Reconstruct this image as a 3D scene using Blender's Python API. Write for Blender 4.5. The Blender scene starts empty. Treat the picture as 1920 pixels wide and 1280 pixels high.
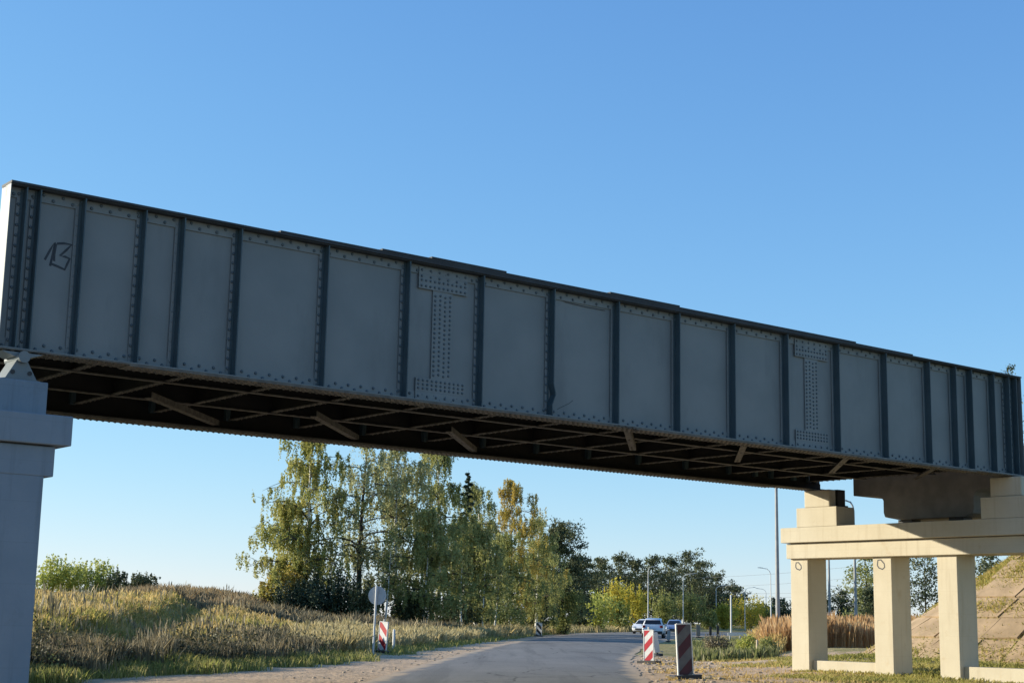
import bpy, math, random
import numpy as np
from mathutils import Vector, Matrix
R = math.radians
sc = bpy.context.scene
COL = sc.collection

# ------------------------------------------------------------------ camera
F_PX, PITCH, ROLL, EYE = 2841.97, 0.181419, 0.0187293, 1.3
cam_d = bpy.data.cameras.new("camera")
cam_d.sensor_fit = 'HORIZONTAL'; cam_d.sensor_width = 36.0
cam_d.lens = F_PX / 1920 * 36.0
cam_d.clip_end = 8000; cam_d.clip_start = 0.1
cam = bpy.data.objects.new("camera", cam_d); COL.objects.link(cam)
cam.matrix_world = (Matrix.Translation((0, 0, EYE)) @ Matrix.Rotation(math.pi / 2 + PITCH, 4, 'X')
                    @ Matrix.Rotation(ROLL, 4, 'Z'))
sc.camera = cam

# ------------------------------------------------------------------ light
SUN_AZ, SUN_EL = R(-79), R(14.8)
world = bpy.data.worlds.new("World"); sc.world = world; world.use_nodes = True
wn = world.node_tree
bg = wn.nodes['Background']
sky = wn.nodes.new('ShaderNodeTexSky'); sky.sky_type = 'NISHITA'
sky.sun_disc = False; sky.sun_elevation = SUN_EL; sky.sun_rotation = SUN_AZ
sky.altitude = 100; sky.air_density = 0.9; sky.dust_density = 0.0; sky.ozone_density = 4.0
def vmath(op, a, vec):
    """component-wise maths on the sky colour: the soft highlight response and white balance of the photo"""
    n = wn.nodes.new('ShaderNodeVectorMath'); n.operation = op
    for k, q in enumerate((a, vec)):
        if isinstance(q, tuple): n.inputs[k].default_value = q
        else: wn.links.new(q, n.inputs[k])
    return n.outputs[0]
soft = vmath('ADD', vmath('MULTIPLY', sky.outputs[0], (.07, .17, .34)), (1.0, 1.0, 1.0))
wn.links.new(vmath('MULTIPLY', vmath('DIVIDE', sky.outputs[0], soft), (1.10, 1.52, 2.46)), bg.inputs[0]); bg.inputs[1].default_value = 0.14
sun_d = bpy.data.lights.new("sun", 'SUN'); sun_d.energy = 5.0; sun_d.angle = R(0.5); sun_d.color = (1.0, 0.92, 0.75)
sun = bpy.data.objects.new("sun", sun_d); COL.objects.link(sun)
s_vec = Vector((math.cos(SUN_EL) * math.sin(SUN_AZ), math.cos(SUN_EL) * math.cos(SUN_AZ), math.sin(SUN_EL)))
sun.rotation_euler = s_vec.to_track_quat('Z', 'Y').to_euler()
vs = sc.view_settings
vs.view_transform = 'Standard'; vs.look = 'None'; vs.gamma = 1.0; vs.exposure = 0.6
vs.use_curve_mapping = False

# ------------------------------------------------------------------ helpers
_r = np.array([1, 0, 0.]); _u = np.array([0, -math.sin(PITCH), math.cos(PITCH)]); _d = np.array([0, math.cos(PITCH), math.sin(PITCH)])
_R = math.cos(ROLL) * _r + math.sin(ROLL) * _u; _U = -math.sin(ROLL) * _r + math.cos(ROLL) * _u
def at(x, y, Y):
    """world point at depth Y seen at photo pixel (x, y)"""
    v = _d + _R * (x - 960) / F_PX - _U * (y - 640) / F_PX
    return np.array([0, 0, EYE]) + v * (Y / v[1])

def ss(a, b, x):
    t = np.clip((x - a) / (b - a), 0, 1); return t * t * (3 - 2 * t)

class MB:
    """collects shapes, builds ONE mesh object"""
    def __init__(s): s.v = []; s.f = []; s.m = []; s.smooth = []
    def add(s, vs_, fs_, m=0, smooth=False):
        o = len(s.v); s.v += [tuple(map(float, p)) for p in vs_]
        for f in fs_: s.f.append(tuple(i + o for i in f)); s.m.append(m); s.smooth.append(smooth)
    def box(s, x0, x1, y0, y1, z0, z1, m=0):
        s.add([(x0, y0, z0), (x1, y0, z0), (x1, y1, z0), (x0, y1, z0), (x0, y0, z1), (x1, y0, z1), (x1, y1, z1), (x0, y1, z1)],
              [(0, 3, 2, 1), (4, 5, 6, 7), (0, 1, 5, 4), (1, 2, 6, 5), (2, 3, 7, 6), (3, 0, 4, 7)], m)
    def bar(s, a, b, w, h, m=0):
        a = Vector(a); b = Vector(b); d = (b - a).normalized()
        up = Vector((0, 0, 1)) if abs(d.z) < .95 else Vector((0, 1, 0))
        sd = d.cross(up).normalized() * w / 2; up = sd.cross(d).normalized() * h / 2
        s.add([a - sd - up, a + sd - up, a + sd + up, a - sd + up, b - sd - up, b + sd - up, b + sd + up, b - sd + up],
              [(0, 1, 2, 3), (7, 6, 5, 4), (0, 4, 5, 1), (1, 5, 6, 2), (2, 6, 7, 3), (3, 7, 4, 0)], m)
    def tube(s, pts, rad, n=6, m=0, cap=True):
        pts = [Vector(p) for p in pts]
        if not hasattr(rad, '__len__'): rad = [rad] * len(pts)
        vs_ = []; fs_ = []; ref = Vector((1, 0, 0))
        for i, p in enumerate(pts):
            t = (pts[min(i + 1, len(pts) - 1)] - pts[max(i - 1, 0)])
            t = t.normalized() if t.length > 1e-9 else Vector((0, 0, 1))
            if abs(t.dot(ref)) > .9: ref = Vector((0, 1, 0)) if abs(t.y) < .8 else Vector((0, 0, 1))
            a = (ref - t * t.dot(ref)).normalized(); b = t.cross(a)
            for k in range(n):
                an = 2 * math.pi * k / n
                vs_.append(p + (a * math.cos(an) + b * math.sin(an)) * rad[i])
        for i in range(len(pts) - 1):
            for k in range(n):
                fs_.append((i * n + k, i * n + (k + 1) % n, (i + 1) * n + (k + 1) % n, (i + 1) * n + k))
        s.add(vs_, fs_, m, True)
        if cap:
            s.add(vs_[:n], [tuple(range(n - 1, -1, -1))], m); s.add(vs_[-n:], [tuple(range(n))], m)
    def prism(s, prof, axis, a0, a1, m=0):
        """extrude a 2D profile along axis 'x','y' or 'z'"""
        def P(p, a):
            return {'x': (a, p[0], p[1]), 'y': (p[0], a, p[1]), 'z': (p[0], p[1], a)}[axis]
        n = len(prof)
        s.add([P(p, a0) for p in prof] + [P(p, a1) for p in prof],
              [tuple(range(n - 1, -1, -1)), tuple(range(n, 2 * n))] + [(i, (i + 1) % n, n + (i + 1) % n, n + i) for i in range(n)], m)
    def dome(s, c, nrm, r, h, m=0, k=6):
        c = Vector(c); n = Vector(nrm).normalized()
        a = n.orthogonal().normalized(); b = n.cross(a)
        vs_ = []
        for rr, hh in ((r, 0), (r * .72, h * .75)):
            for i in range(k):
                an = 2 * math.pi * i / k; vs_.append(c + (a * math.cos(an) + b * math.sin(an)) * rr + n * hh)
        vs_.append(c + n * h)
        fs_ = [(i, (i + 1) % k, k + (i + 1) % k, k + i) for i in range(k)] + [(k + i, k + (i + 1) % k, 2 * k) for i in range(k)]
        s.add(vs_, fs_, m)
    def ribbon(s, pts, w, off, plane, m=0):
        """flat painted stroke; plane 'xz' at y=off or 'yz' at x=off"""
        pts = [Vector(p) for p in pts]; vs_ = []; fs_ = []
        for i, p in enumerate(pts):
            t = (pts[min(i + 1, len(pts) - 1)] - pts[max(i - 1, 0)]).normalized(); nn = Vector((-t.y, t.x)) * w / 2
            for q in (p - nn, p + nn):
                vs_.append((q.x, off, q.y) if plane == 'xz' else (off, q.x, q.y))
        for i in range(len(pts) - 1): fs_.append((2 * i, 2 * i + 1, 2 * i + 3, 2 * i + 2))
        s.add(vs_, fs_, m)
    def build(s, name, mats, parent=None, bevel=0):
        me = bpy.data.meshes.new(name); me.from_pydata(s.v, [], s.f)
        if not isinstance(mats, (list, tuple)): mats = [mats]
        for m in mats: me.materials.append(m)
        me.polygons.foreach_set('material_index', s.m); me.polygons.foreach_set('use_smooth', s.smooth)
        me.update()
        return link(name, me, parent, bevel)

def link(name, me, parent=None, bevel=0):
    o = bpy.data.objects.new(name, me); COL.objects.link(o)
    if parent: o.parent = parent
    if bevel:
        b = o.modifiers.new('bevel', 'BEVEL'); b.width = bevel; b.segments = 2; b.limit_method = 'ANGLE'; b.angle_limit = R(40)
    return o

def tag(o, label=None, cat=None, group=None, kind=None):
    if label: o['label'] = label
    if cat: o['category'] = cat
    if group: o['group'] = group
    if kind: o['kind'] = kind
    return o

def empty(name, loc, label, cat, group=None, rz=0):
    o = bpy.data.objects.new(name, None); COL.objects.link(o); o.location = [float(q) for q in loc]; o.rotation_euler = (0, 0, rz)
    o.empty_display_size = .2
    return tag(o, label, cat, group)

def quads_mesh(name, V, k, mat, parent=None):
    """V: (n*k,3) float array of separate k-gons"""
    n = len(V) // k
    me = bpy.data.meshes.new(name)
    me.vertices.add(n * k); me.loops.add(n * k); me.polygons.add(n)
    me.vertices.foreach_set('co', np.ascontiguousarray(V, dtype=np.float32).ravel())
    me.loops.foreach_set('vertex_index', np.arange(n * k, dtype=np.int32))
    me.polygons.foreach_set('loop_start', np.arange(0, n * k, k, dtype=np.int32))
    try: me.polygons.foreach_set('loop_total', np.full(n, k, dtype=np.int32))
    except Exception: pass
    me.materials.append(mat); me.update(calc_edges=True); me.validate()
    return link(name, me, parent)

# ------------------------------------------------------------------ materials
def nodes(name):
    m = bpy.data.materials.new(name); m.use_nodes = True
    return m, m.node_tree, m.node_tree.nodes['Principled BSDF']

def mat(name, c1, c2=None, scale=3.0, rough=.7, metal=0, bump=0, bscale=None, detail=6, spec=.4, lo=.35, hi=.65, stain=None, sscale=(1, 1, 1)):
    m, t, p = nodes(name)
    p.inputs['Roughness'].default_value = rough; p.inputs['Metallic'].default_value = metal
    p.inputs['Specular IOR Level'].default_value = spec
    tc = t.nodes.new('ShaderNodeTexCoord')
    c2 = c2 or tuple(x * .8 for x in c1)
    nz = t.nodes.new('ShaderNodeTexNoise'); nz.inputs['Scale'].default_value = scale; nz.inputs['Detail'].default_value = detail
    t.links.new(tc.outputs['Object'], nz.inputs['Vector'])
    cr = t.nodes.new('ShaderNodeValToRGB'); cr.color_ramp.elements[0].position = lo; cr.color_ramp.elements[1].position = hi
    cr.color_ramp.elements[0].color = (*c1, 1); cr.color_ramp.elements[1].color = (*c2, 1)
    t.links.new(nz.outputs['Fac'], cr.inputs['Fac']); out = cr.outputs['Color']
    if stain:
        mp = t.nodes.new('ShaderNodeMapping'); mp.inputs['Scale'].default_value = sscale
        t.links.new(tc.outputs['Object'], mp.inputs['Vector'])
        n2 = t.nodes.new('ShaderNodeTexNoise'); n2.inputs['Scale'].default_value = 1; n2.inputs['Detail'].default_value = 8; n2.inputs['Roughness'].default_value = .65
        t.links.new(mp.outputs[0], n2.inputs['Vector'])
        r2 = t.nodes.new('ShaderNodeValToRGB'); r2.color_ramp.elements[0].position = .55; r2.color_ramp.elements[1].position = .78
        r2.color_ramp.elements[0].color = (0, 0, 0, 1); r2.color_ramp.elements[1].color = (.75, .75, .75, 1)
        t.links.new(n2.outputs['Fac'], r2.inputs['Fac'])
        mx = t.nodes.new('ShaderNodeMixRGB'); mx.inputs['Color2'].default_value = (*stain, 1)
        t.links.new(r2.outputs['Color'], mx.inputs['Fac']); t.links.new(out, mx.inputs['Color1']); out = mx.outputs['Color']
    t.links.new(out, p.inputs['Base Color'])
    if bump:
        n3 = t.nodes.new('ShaderNodeTexNoise'); n3.inputs['Scale'].default_value = bscale or scale * 6; n3.inputs['Detail'].default_value = 8
        t.links.new(tc.outputs['Object'], n3.inputs['Vector'])
        b = t.nodes.new('ShaderNodeBump'); b.inputs['Strength'].default_value = bump; b.inputs['Distance'].default_value = .05
        t.links.new(n3.outputs['Fac'], b.inputs['Height']); t.links.new(b.outputs[0], p.inputs['Normal'])
    return m

def concrete(name, c1, c2, stain, rust, seam=.55):
    m, t, p = nodes(name); p.inputs['Roughness'].default_value = .88; p.inputs['Specular IOR Level'].default_value = .2
    tc = t.nodes.new('ShaderNodeTexCoord')
    def noise(sc3, d=6, rgh=.6):
        mp = t.nodes.new('ShaderNodeMapping'); mp.inputs['Scale'].default_value = sc3; t.links.new(tc.outputs['Object'], mp.inputs['Vector'])
        n = t.nodes.new('ShaderNodeTexNoise'); n.inputs['Scale'].default_value = 1; n.inputs['Detail'].default_value = d; n.inputs['Roughness'].default_value = rgh
        t.links.new(mp.outputs[0], n.inputs['Vector']); return n.outputs['Fac']
    def mr(f, a, b, lo=0., hi=1.):
        n = t.nodes.new('ShaderNodeMapRange'); n.inputs['From Min'].default_value = a; n.inputs['From Max'].default_value = b
        n.inputs['To Min'].default_value = lo; n.inputs['To Max'].default_value = hi; t.links.new(f, n.inputs['Value']); return n.outputs[0]
    def mix(fac, a, b):
        n = t.nodes.new('ShaderNodeMixRGB'); t.links.new(fac, n.inputs['Fac'])
        for k, q in (('Color1', a), ('Color2', b)):
            if isinstance(q, tuple): n.inputs[k].default_value = (*q, 1)
            else: t.links.new(q, n.inputs[k])
        return n.outputs[0]
    c = mix(mr(noise((1.1, 1.1, 1.1)), .35, .68), c1, c2)
    c = mix(mr(noise((7, 7, .45), 6), .54, .72, 0, .5), c, stain)             # run-off streaks
    c = mix(mr(noise((1.7, 1.7, 1.3), 10, .7), .60, .72, 0, .6), c, rust)     # blotches and patched paint
    c = mix(mr(noise((30, 30, 30), 3), .62, .75, 0, .35), c, stain)           # pores
    sx = t.nodes.new('ShaderNodeSeparateXYZ'); t.links.new(tc.outputs['Object'], sx.inputs[0])
    f = t.nodes.new('ShaderNodeMath'); f.operation = 'FRACT'
    d = t.nodes.new('ShaderNodeMath'); d.operation = 'DIVIDE'; d.inputs[1].default_value = seam
    t.links.new(sx.outputs['Z'], d.inputs[0]); t.links.new(d.outputs[0], f.inputs[0])
    c = mix(mr(f.outputs[0], .025, .0, 0, .35), c, stain)                      # formwork board seams
    t.links.new(c, p.inputs['Base Color'])
    b = t.nodes.new('ShaderNodeBump'); b.inputs['Strength'].default_value = .25; b.inputs['Distance'].default_value = .02
    t.links.new(noise((14, 14, 14), 10, .7), b.inputs['Height']); t.links.new(b.outputs[0], p.inputs['Normal'])
    return m

def leafmat(name, cols, nscale=.5, trans=.48, rough=.6):
    """foliage: colour varies per leaf and per clump"""
    m, t, p = nodes(name)
    g = t.nodes.new('ShaderNodeNewGeometry'); tc = t.nodes.new('ShaderNodeTexCoord')
    nz = t.nodes.new('ShaderNodeTexNoise'); nz.inputs['Scale'].default_value = nscale; nz.inputs['Detail'].default_value = 3
    t.links.new(tc.outputs['Object'], nz.inputs['Vector'])
    ma = t.nodes.new('ShaderNodeMath'); ma.operation = 'MULTIPLY_ADD'; ma.inputs[1].default_value = .45; ma.inputs[2].default_value = -.22
    t.links.new(g.outputs['Random Per Island'], ma.inputs[0])
    ad = t.nodes.new('ShaderNodeMath'); ad.operation = 'ADD'
    t.links.new(nz.outputs['Fac'], ad.inputs[0]); t.links.new(ma.outputs[0], ad.inputs[1])
    cr = t.nodes.new('ShaderNodeValToRGB'); e = cr.color_ramp.elements
    n = len(cols)
    e[0].position = .25; e[1].position = .75; e[0].color = (*cols[0], 1); e[1].color = (*cols[-1], 1)
    for i in range(1, n - 1):
        q = e.new(.25 + .5 * i / (n - 1)); q.color = (*cols[i], 1)
    t.links.new(ad.outputs[0], cr.inputs['Fac'])
    t.links.new(cr.outputs['Color'], p.inputs['Base Color'])
    p.inputs['Roughness'].default_value = rough; p.inputs['Specular IOR Level'].default_value = .25
    tr = t.nodes.new('ShaderNodeBsdfTranslucent'); t.links.new(cr.outputs['Color'], tr.inputs['Color'])
    mx = t.nodes.new('ShaderNodeMixShader'); mx.inputs[0].default_value = trans
    t.links.new(p.outputs[0], mx.inputs[1]); t.links.new(tr.outputs[0], mx.inputs[2])
    t.links.new(mx.outputs[0], t.nodes['Material Output'].inputs['Surface'])
    return m

M = {}
M['steel'] = mat('blue grey bridge paint', (.168, .188, .19), (.143, .164, .168), 1.2, .5, 0, .03, 30, stain=(.10, .115, .12), sscale=(1.3, 1.3, .35))
M['stiff'] = mat('shade-dark teal stiffener paint', (.055, .085, .098), (.042, .07, .082), 2, .5)  # teal grey, darkened to stand in for shade on the outstanding legs
M['rivet'] = mat('rivet paint', (.075, .10, .115), (.06, .085, .10), 5, .5)
M['topfl'] = mat('shade-dark top flange paint', (.035, .04, .043), (.025, .028, .03), 3, .7)  # near-black: shadow around the top flange put into its colour
M['bluepier'] = concrete('grey blue pier concrete', (.20, .245, .285), (.17, .215, .255), (.12, .155, .18), (.15, .175, .19))  # mottled grey blue base tone of the left pier
M['shadewhite'] = mat('shaded board plastic', (.15, .142, .135), (.115, .108, .104), 7, .6, stain=(.2, .18, .15), sscale=(5, 5, 3))  # darkened copy of the white board plastic, unlit face put into the colour
M['shadered'] = mat('shaded red board stripe', (.085, .014, .022), (.06, .011, .016), 7, .5)  # red stripe darkened likewise, its shade painted in
M['under'] = mat('shade-dark underside steel', (.014, .012, .010), (.009, .008, .007), 3, .8, 0, .1, 25)  # darkness beneath the deck painted in as near-black steel
M['brace'] = mat('mottled brown brace steel', (.135, .122, .102), (.06, .055, .047), 9, .75, 0, .1, 25)  # mottled brown of the bracing and lower beam flanges
M['flange'] = mat('dusty bottom flange', (.15, .135, .11), (.085, .08, .068), 5, .7, 0, .1, 25)
M['dark'] = mat('dark bearing steel', (.03, .03, .03), (.045, .04, .035), 5, .6)
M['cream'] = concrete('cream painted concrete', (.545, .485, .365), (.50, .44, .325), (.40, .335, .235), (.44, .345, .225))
M['conc'] = mat('bare weathered concrete', (.25, .228, .195), (.195, .178, .152), 2.5, .9, 0, .1, 16, stain=(.17, .16, .15), sscale=(2, 2, .5), spec=.2)
M['mark'] = mat('black spray paint', (.02, .02, .025), (.035, .035, .04), 6, .6)
M['spray'] = mat('faded dark spray paint', (.022, .028, .036), (.035, .042, .05), 14, .6)
M['asphalt'] = mat('worn asphalt', (.205, .192, .172), (.27, .25, .222), .35, .9, 0, .25, 40, stain=(.135, .128, .118), sscale=(.9, .10, 1), spec=.25)
M['white'] = mat('white board plastic', (.72, .70, .66), (.62, .60, .56), 8, .5, stain=(.5, .46, .38), sscale=(5, 5, 3))
M['red'] = mat('red reflective stripe', (.50, .02, .03), (.42, .018, .028), 9, .45)
M['black'] = mat('black stripe', (.02, .02, .02), (.035, .035, .035), 9, .5)
M['galv'] = mat('galvanised steel', (.50, .51, .52), (.42, .43, .44), 4, .45, .3)
M['pole'] = mat('pale lamp post paint', (.70, .69, .66), (.62, .61, .59), 3, .5)
M['polegrey'] = mat('grey mast steel', (.34, .34, .33), (.27, .27, .27), 3, .5)
M['birchbark'] = mat('birch bark', (.78, .75, .68), (.06, .055, .05), 2.2, .8, lo=.56, hi=.62)
M['bark'] = mat('dark bark', (.075, .06, .048), (.045, .037, .03), 4, .9)
M['rubber'] = mat('tyre rubber', (.02, .02, .02), (.03, .03, .03), 8, .8)
M['glass'] = mat('dark car glass', (.012, .014, .016), (.016, .018, .02), 3, .08, spec=.6)
M['carwhite'] = mat('white car paint', (.76, .78, .80), (.72, .74, .76), 2, .25, spec=.5)
M['carsilver'] = mat('silver car paint', (.55, .56, .57), (.5, .51, .52), 2, .25, .4)
M['carblue'] = mat('blue silver car paint', (.30, .36, .50), (.27, .33, .46), 2, .25, .4)
M['tail'] = mat('red tail lamp', (.4, .01, .01), (.3, .01, .01), 5, .2)
M['lens'] = mat('clear headlamp', (.85, .85, .82), (.8, .8, .78), 5, .1)
M['stone'] = mat('pale rubble stone', (.52, .41, .29), (.38, .30, .21), 3, .9, 0, .3, 12)
M['wood'] = mat('weathered stake wood', (.55, .45, .32), (.45, .36, .25), 6, .8)

# foliage
L = {}
L['birch'] = leafmat('birch leaves', [(0.22, 0.24, 0.08), (0.36, 0.37, 0.13), (0.51, 0.48, 0.2)], .45)
L['birchpale'] = leafmat('pale birch leaves', [(0.26, 0.27, 0.12), (0.41, 0.41, 0.19), (0.55, 0.53, 0.28)], .5)
L['birchyel'] = leafmat('yellowing birch leaves', [(0.24, 0.26, 0.07), (0.39, 0.39, 0.115), (0.54, 0.48, 0.16)], .45)
L['dark'] = leafmat('dark woodland leaves', [(0.048, 0.065, 0.031), (0.102, 0.12, 0.054), (0.196, 0.196, 0.094)], .35, .2)
L['olive'] = leafmat('olive leaves', [(0.19, 0.215, 0.065), (0.31, 0.325, 0.105), (0.44, 0.42, 0.16)], .4)
L['yellow'] = leafmat('yellow autumn leaves', [(0.36, 0.347, 0.061), (0.559, 0.48, 0.074), (0.72, 0.572, 0.087)], .4)
L['lime'] = leafmat('lime green leaves', [(0.305, 0.351, 0.083), (0.457, 0.47, 0.114), (0.578, 0.547, 0.144)], .4)
L['spruce'] = leafmat('spruce needles', [(0.021, 0.039, 0.024), (0.045, 0.068, 0.038), (0.075, 0.098, 0.053)], .6, .1)
L['rust'] = leafmat('rusty yellow leaves', [(0.316, 0.285, 0.063), (0.475, 0.38, 0.095), (0.6, 0.428, 0.102)], .4)
G = {}
G['straw'] = leafmat('straw grass', [(0.396, 0.275, 0.094), (0.572, 0.407, 0.154), (0.704, 0.528, 0.231)], .25, .5)
G['green'] = leafmat('green grass', [(0.208, 0.221, 0.052), (0.351, 0.325, 0.091), (0.494, 0.416, 0.143)], .3, .5)
G['weed'] = leafmat('dead weeds', [(0.094, 0.085, 0.056), (0.225, 0.188, 0.112), (0.469, 0.375, 0.216)], .6, .25)
G['brown'] = leafmat('brown weeds', [(.22, .155, .085), (.34, .25, .14), (.46, .36, .21)], .4, .3)
G['meadow'] = leafmat('mixed meadow grass', [(0.506, 0.38, 0.132), (0.402, 0.356, 0.098), (0.31, 0.31, 0.069), (0.46, 0.391, 0.115), (0.621, 0.471, 0.184)], .16, .5)
G['verge'] = leafmat('verge grass', [(.42, .36, .15), (.30, .30, .085), (.26, .28, .07), (.46, .39, .17)], .5, .5)
G['plume'] = leafmat('grey grass plumes', [(0.308, 0.253, 0.11), (0.462, 0.374, 0.182), (0.616, 0.517, 0.286)], .3, .5)
G['reed'] = leafmat('brown reeds', [(0.392, 0.232, 0.102), (0.58, 0.362, 0.174), (0.72, 0.522, 0.275)], .3, .5)

# ------------------------------------------------------------------ terrain
EL = ([0, 31, 48, 78, 105, 121, 140, 157, 176, 200, 230, 260, 300], [-3.8, -2.9, -2.2, -.6, 1.3, 2.7, 4.8, 6.9, 10.5, 16, 26, 42, 72])
ER = ([0, 34, 51, 63, 80, 105, 121, 140, 157, 176, 187, 202, 230, 260, 300], [2.6, 3.15, 4.1, 5.25, 7.1, 10.7, 13, 16.2, 20, 27, 33, 38, 52, 75, 120])
ES = ([0, 28, 43.5, 65, 103, 140, 176, 200, 230, 300], [-11, -8.8, -4.8, -3.6, -.3, 3.1, 8.8, 14.3, 24, 70])
eL = lambda Y: np.interp(Y, *EL)
eR = lambda Y: np.interp(Y, *ER)
eS = lambda Y: np.interp(Y, *ES)
BZ = 0.900804; OFF = 21.18616
BX, BY = math.sin(BZ), math.cos(BZ)          # along the bridge
BANK = ([0, 30, 41, 62, 82, 100, 130], [-8, -9.6, -11.3, -14.5, -17.4, -20, -24])
def wob(X, Y, s):
    return (np.sin(X * 1.3 / s + 1.7) * np.cos(Y * 1.1 / s + .3) + .6 * np.sin(X * 2.9 / s + Y * 2.3 / s) + .4 * np.cos(X * 5.1 / s - Y * 4.3 / s + 2)) / 2
def terrain(X, Y):
    X = np.asarray(X, float); Y = np.asarray(Y, float)
    d = eS(Y) - X
    zl = .078 * np.clip(d - .3, 0, 24); zl = zl - (zl - 1.15) * ss(14, 30, d) * (zl > 1.15) * ss(.20, .27, -X / np.maximum(Y, 20)); q_ = X / np.maximum(Y, 20)
    zl = zl + .75 * np.exp(-((q_ + .20) / .06) ** 2) * ss(55, 105, Y) * (1 - ss(200, 300, Y)) * ss(2, 10, d)
    xl = np.interp(Y, *BANK)
    zl = zl * (1 - .5 * ss(-.175, -.12, q_) * ss(65, 95, Y))
    xb = xl + .5 * wob(X, Y, 2.2) - X; on = ss(33, 42, Y) * (1 - ss(82, 100, Y))
    zl = zl + .40 * ss(0, .6, xb) * (1 - ss(4, 16, xb)) * on - .5 * np.exp(-((xb + .9) / .8) ** 2) * on
    zl = zl + .10 * wob(X, Y, 1.3) * ss(2, 6, d) + .17 * wob(X, Y, 3.6) * ss(1, 5, d)
    dr = X - eR(Y)
    zr = .4 * ss(1.5, 9, dr) * ss(36, 50, Y) * (1 - .5 * ss(85, 110, Y)) + .035 * wob(X, Y, .9) * ss(.2, 1.2, dr)
    zr = zr - .35 * np.exp(-((X - 9.5 - (Y - 65) * .12) / 2.0) ** 2 - ((Y - 66) / 9) ** 2)
    sh = .03 * wob(X, Y, .8) * ss(.15, .8, eL(Y) - X)
    z = np.where(X < eL(Y), zl + sh, np.where(X > eR(Y), zr, 0.0))
    b = X * BX + Y * BY; f = -X * BY + Y * BX - OFF
    core = np.hypot(np.maximum(46.9 - b, 0), np.maximum(np.abs(f - 3.25) - 3.1, 0))
    emb = 5.5 - core / 1.5 + .06 * wob(X, Y, 1.1)
    return np.maximum(z, np.where(core < 9, emb, -50))
def tz(X, Y): return float(terrain(X, Y))

xs = np.concatenate([-np.geomspace(45, 3000, 26)[::-1], np.arange(-44, -14, .6), np.arange(-14, 34, .35), np.arange(34, 60, .8), np.geomspace(61, 3000, 24)])
ys = np.concatenate([[-400, -120, -40, -10, 5, 15], np.arange(20, 75, .45), np.arange(75, 130, .9), np.arange(130, 260, 3), np.geomspace(262, 5000, 22)])
GX, GY = np.meshgrid(xs, ys); GZ = terrain(GX, GY)
inroad = (GX > eL(GY) + .6) & (GX < eR(GY) - .6) & (GY < 300)
GZ = np.where(inroad, -.06, GZ)
nx, ny = len(xs), len(ys)
Vg = np.stack([GX, GY, GZ], -1).reshape(-1, 3)
idx = np.arange(nx * ny).reshape(ny, nx)
fq = np.stack([idx[:-1, :-1], idx[:-1, 1:], idx[1:, 1:], idx[1:, :-1]], -1).reshape(-1, 4)
me = bpy.data.meshes.new('ground'); me.from_pydata(Vg.tolist(), [], fq.tolist())
me.polygons.foreach_set('use_smooth', [True] * len(fq))
# sand / grass mask (what the ground is made of)
dS = eS(GY) - GX; dR = GX - eR(GY)
sand = np.clip(ss(.5, -.6, dS + .5 * wob(GX, GY, 1.5)) if False else 1 - ss(-.5, .6, dS + .5 * wob(GX, GY, 1.5)), 0, 1) * (GX < eL(GY) + .5)
sandr = (GX > eR(GY) - .5) * (1 - ss(56, 72, GY)) * (1 - ss(5.5, 9.5, dR + 1.6 * wob(GX, GY, 1.3)))
path = np.exp(-((GY - (52 + (GX - 10) * .9)) / 3.2) ** 2) * ss(8, 11, GX) * (1 - ss(20, 24, GX)) * .8
sand = np.clip(np.maximum(np.maximum(sand, sandr * .92), path), 0, 1)
a = me.attributes.new('sand', 'FLOAT', 'POINT'); a.data.foreach_set('value', sand.ravel().astype(np.float32))
def ground_mat():
    m, t, p = nodes('soil and turf'); p.inputs['Roughness'].default_value = .95; p.inputs['Specular IOR Level'].default_value = .1
    tc = t.nodes.new('ShaderNodeTexCoord')
    def noise(s, d=6):
        n = t.nodes.new('ShaderNodeTexNoise'); n.inputs['Scale'].default_value = s; n.inputs['Detail'].default_value = d; n.inputs['Roughness'].default_value = .6
        t.links.new(tc.outputs['Object'], n.inputs['Vector']); return n
    def ramp(n, a, b, p0, p1):
        r = t.nodes.new('ShaderNodeValToRGB'); r.color_ramp.elements[0].position = p0; r.color_ramp.elements[1].position = p1
        r.color_ramp.elements[0].color = (*a, 1); r.color_ramp.elements[1].color = (*b, 1); t.links.new(n, r.inputs['Fac']); return r.outputs['Color']
    turf = ramp(noise(.6).outputs['Fac'], (.27, .235, .085), (.44, .34, .165), .35, .68)
    snd = ramp(noise(.9).outputs['Fac'], (.64, .46, .30), (.48, .34, .215), .35, .68)
    at_ = t.nodes.new('ShaderNodeAttribute'); at_.attribute_name = 'sand'
    n2 = noise(1.7, 8)
    ma = t.nodes.new('ShaderNodeMath'); ma.operation = 'MULTIPLY_ADD'; ma.inputs[1].default_value = 1.6; ma.inputs[2].default_value = -.8
    t.links.new(n2.outputs['Fac'], ma.inputs[0])
    ad = t.nodes.new('ShaderNodeMath'); ad.operation = 'ADD'; ad.use_clamp = True
    t.links.new(at_.outputs['Fac'], ad.inputs[0]); t.links.new(ma.outputs[0], ad.inputs[1])
    st = t.nodes.new('ShaderNodeMapRange'); st.inputs['From Min'].default_value = .42; st.inputs['From Max'].default_value = .6
    t.links.new(ad.outputs[0], st.inputs['Value'])
    mx = t.nodes.new('ShaderNodeMixRGB'); t.links.new(st.outputs[0], mx.inputs['Fac']); t.links.new(turf, mx.inputs['Color1']); t.links.new(snd, mx.inputs['Color2'])
    t.links.new(mx.outputs[0], p.inputs['Base Color'])
    b = t.nodes.new('ShaderNodeBump'); b.inputs['Strength'].default_value = .7; b.inputs['Distance'].default_value = .12
    t.links.new(noise(3.5, 10).outputs['Fac'], b.inputs['Height']); t.links.new(b.outputs[0], p.inputs['Normal'])
    return m
me.materials.append(ground_mat()); me.update()
tag(link('ground', me), kind='structure')

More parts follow.
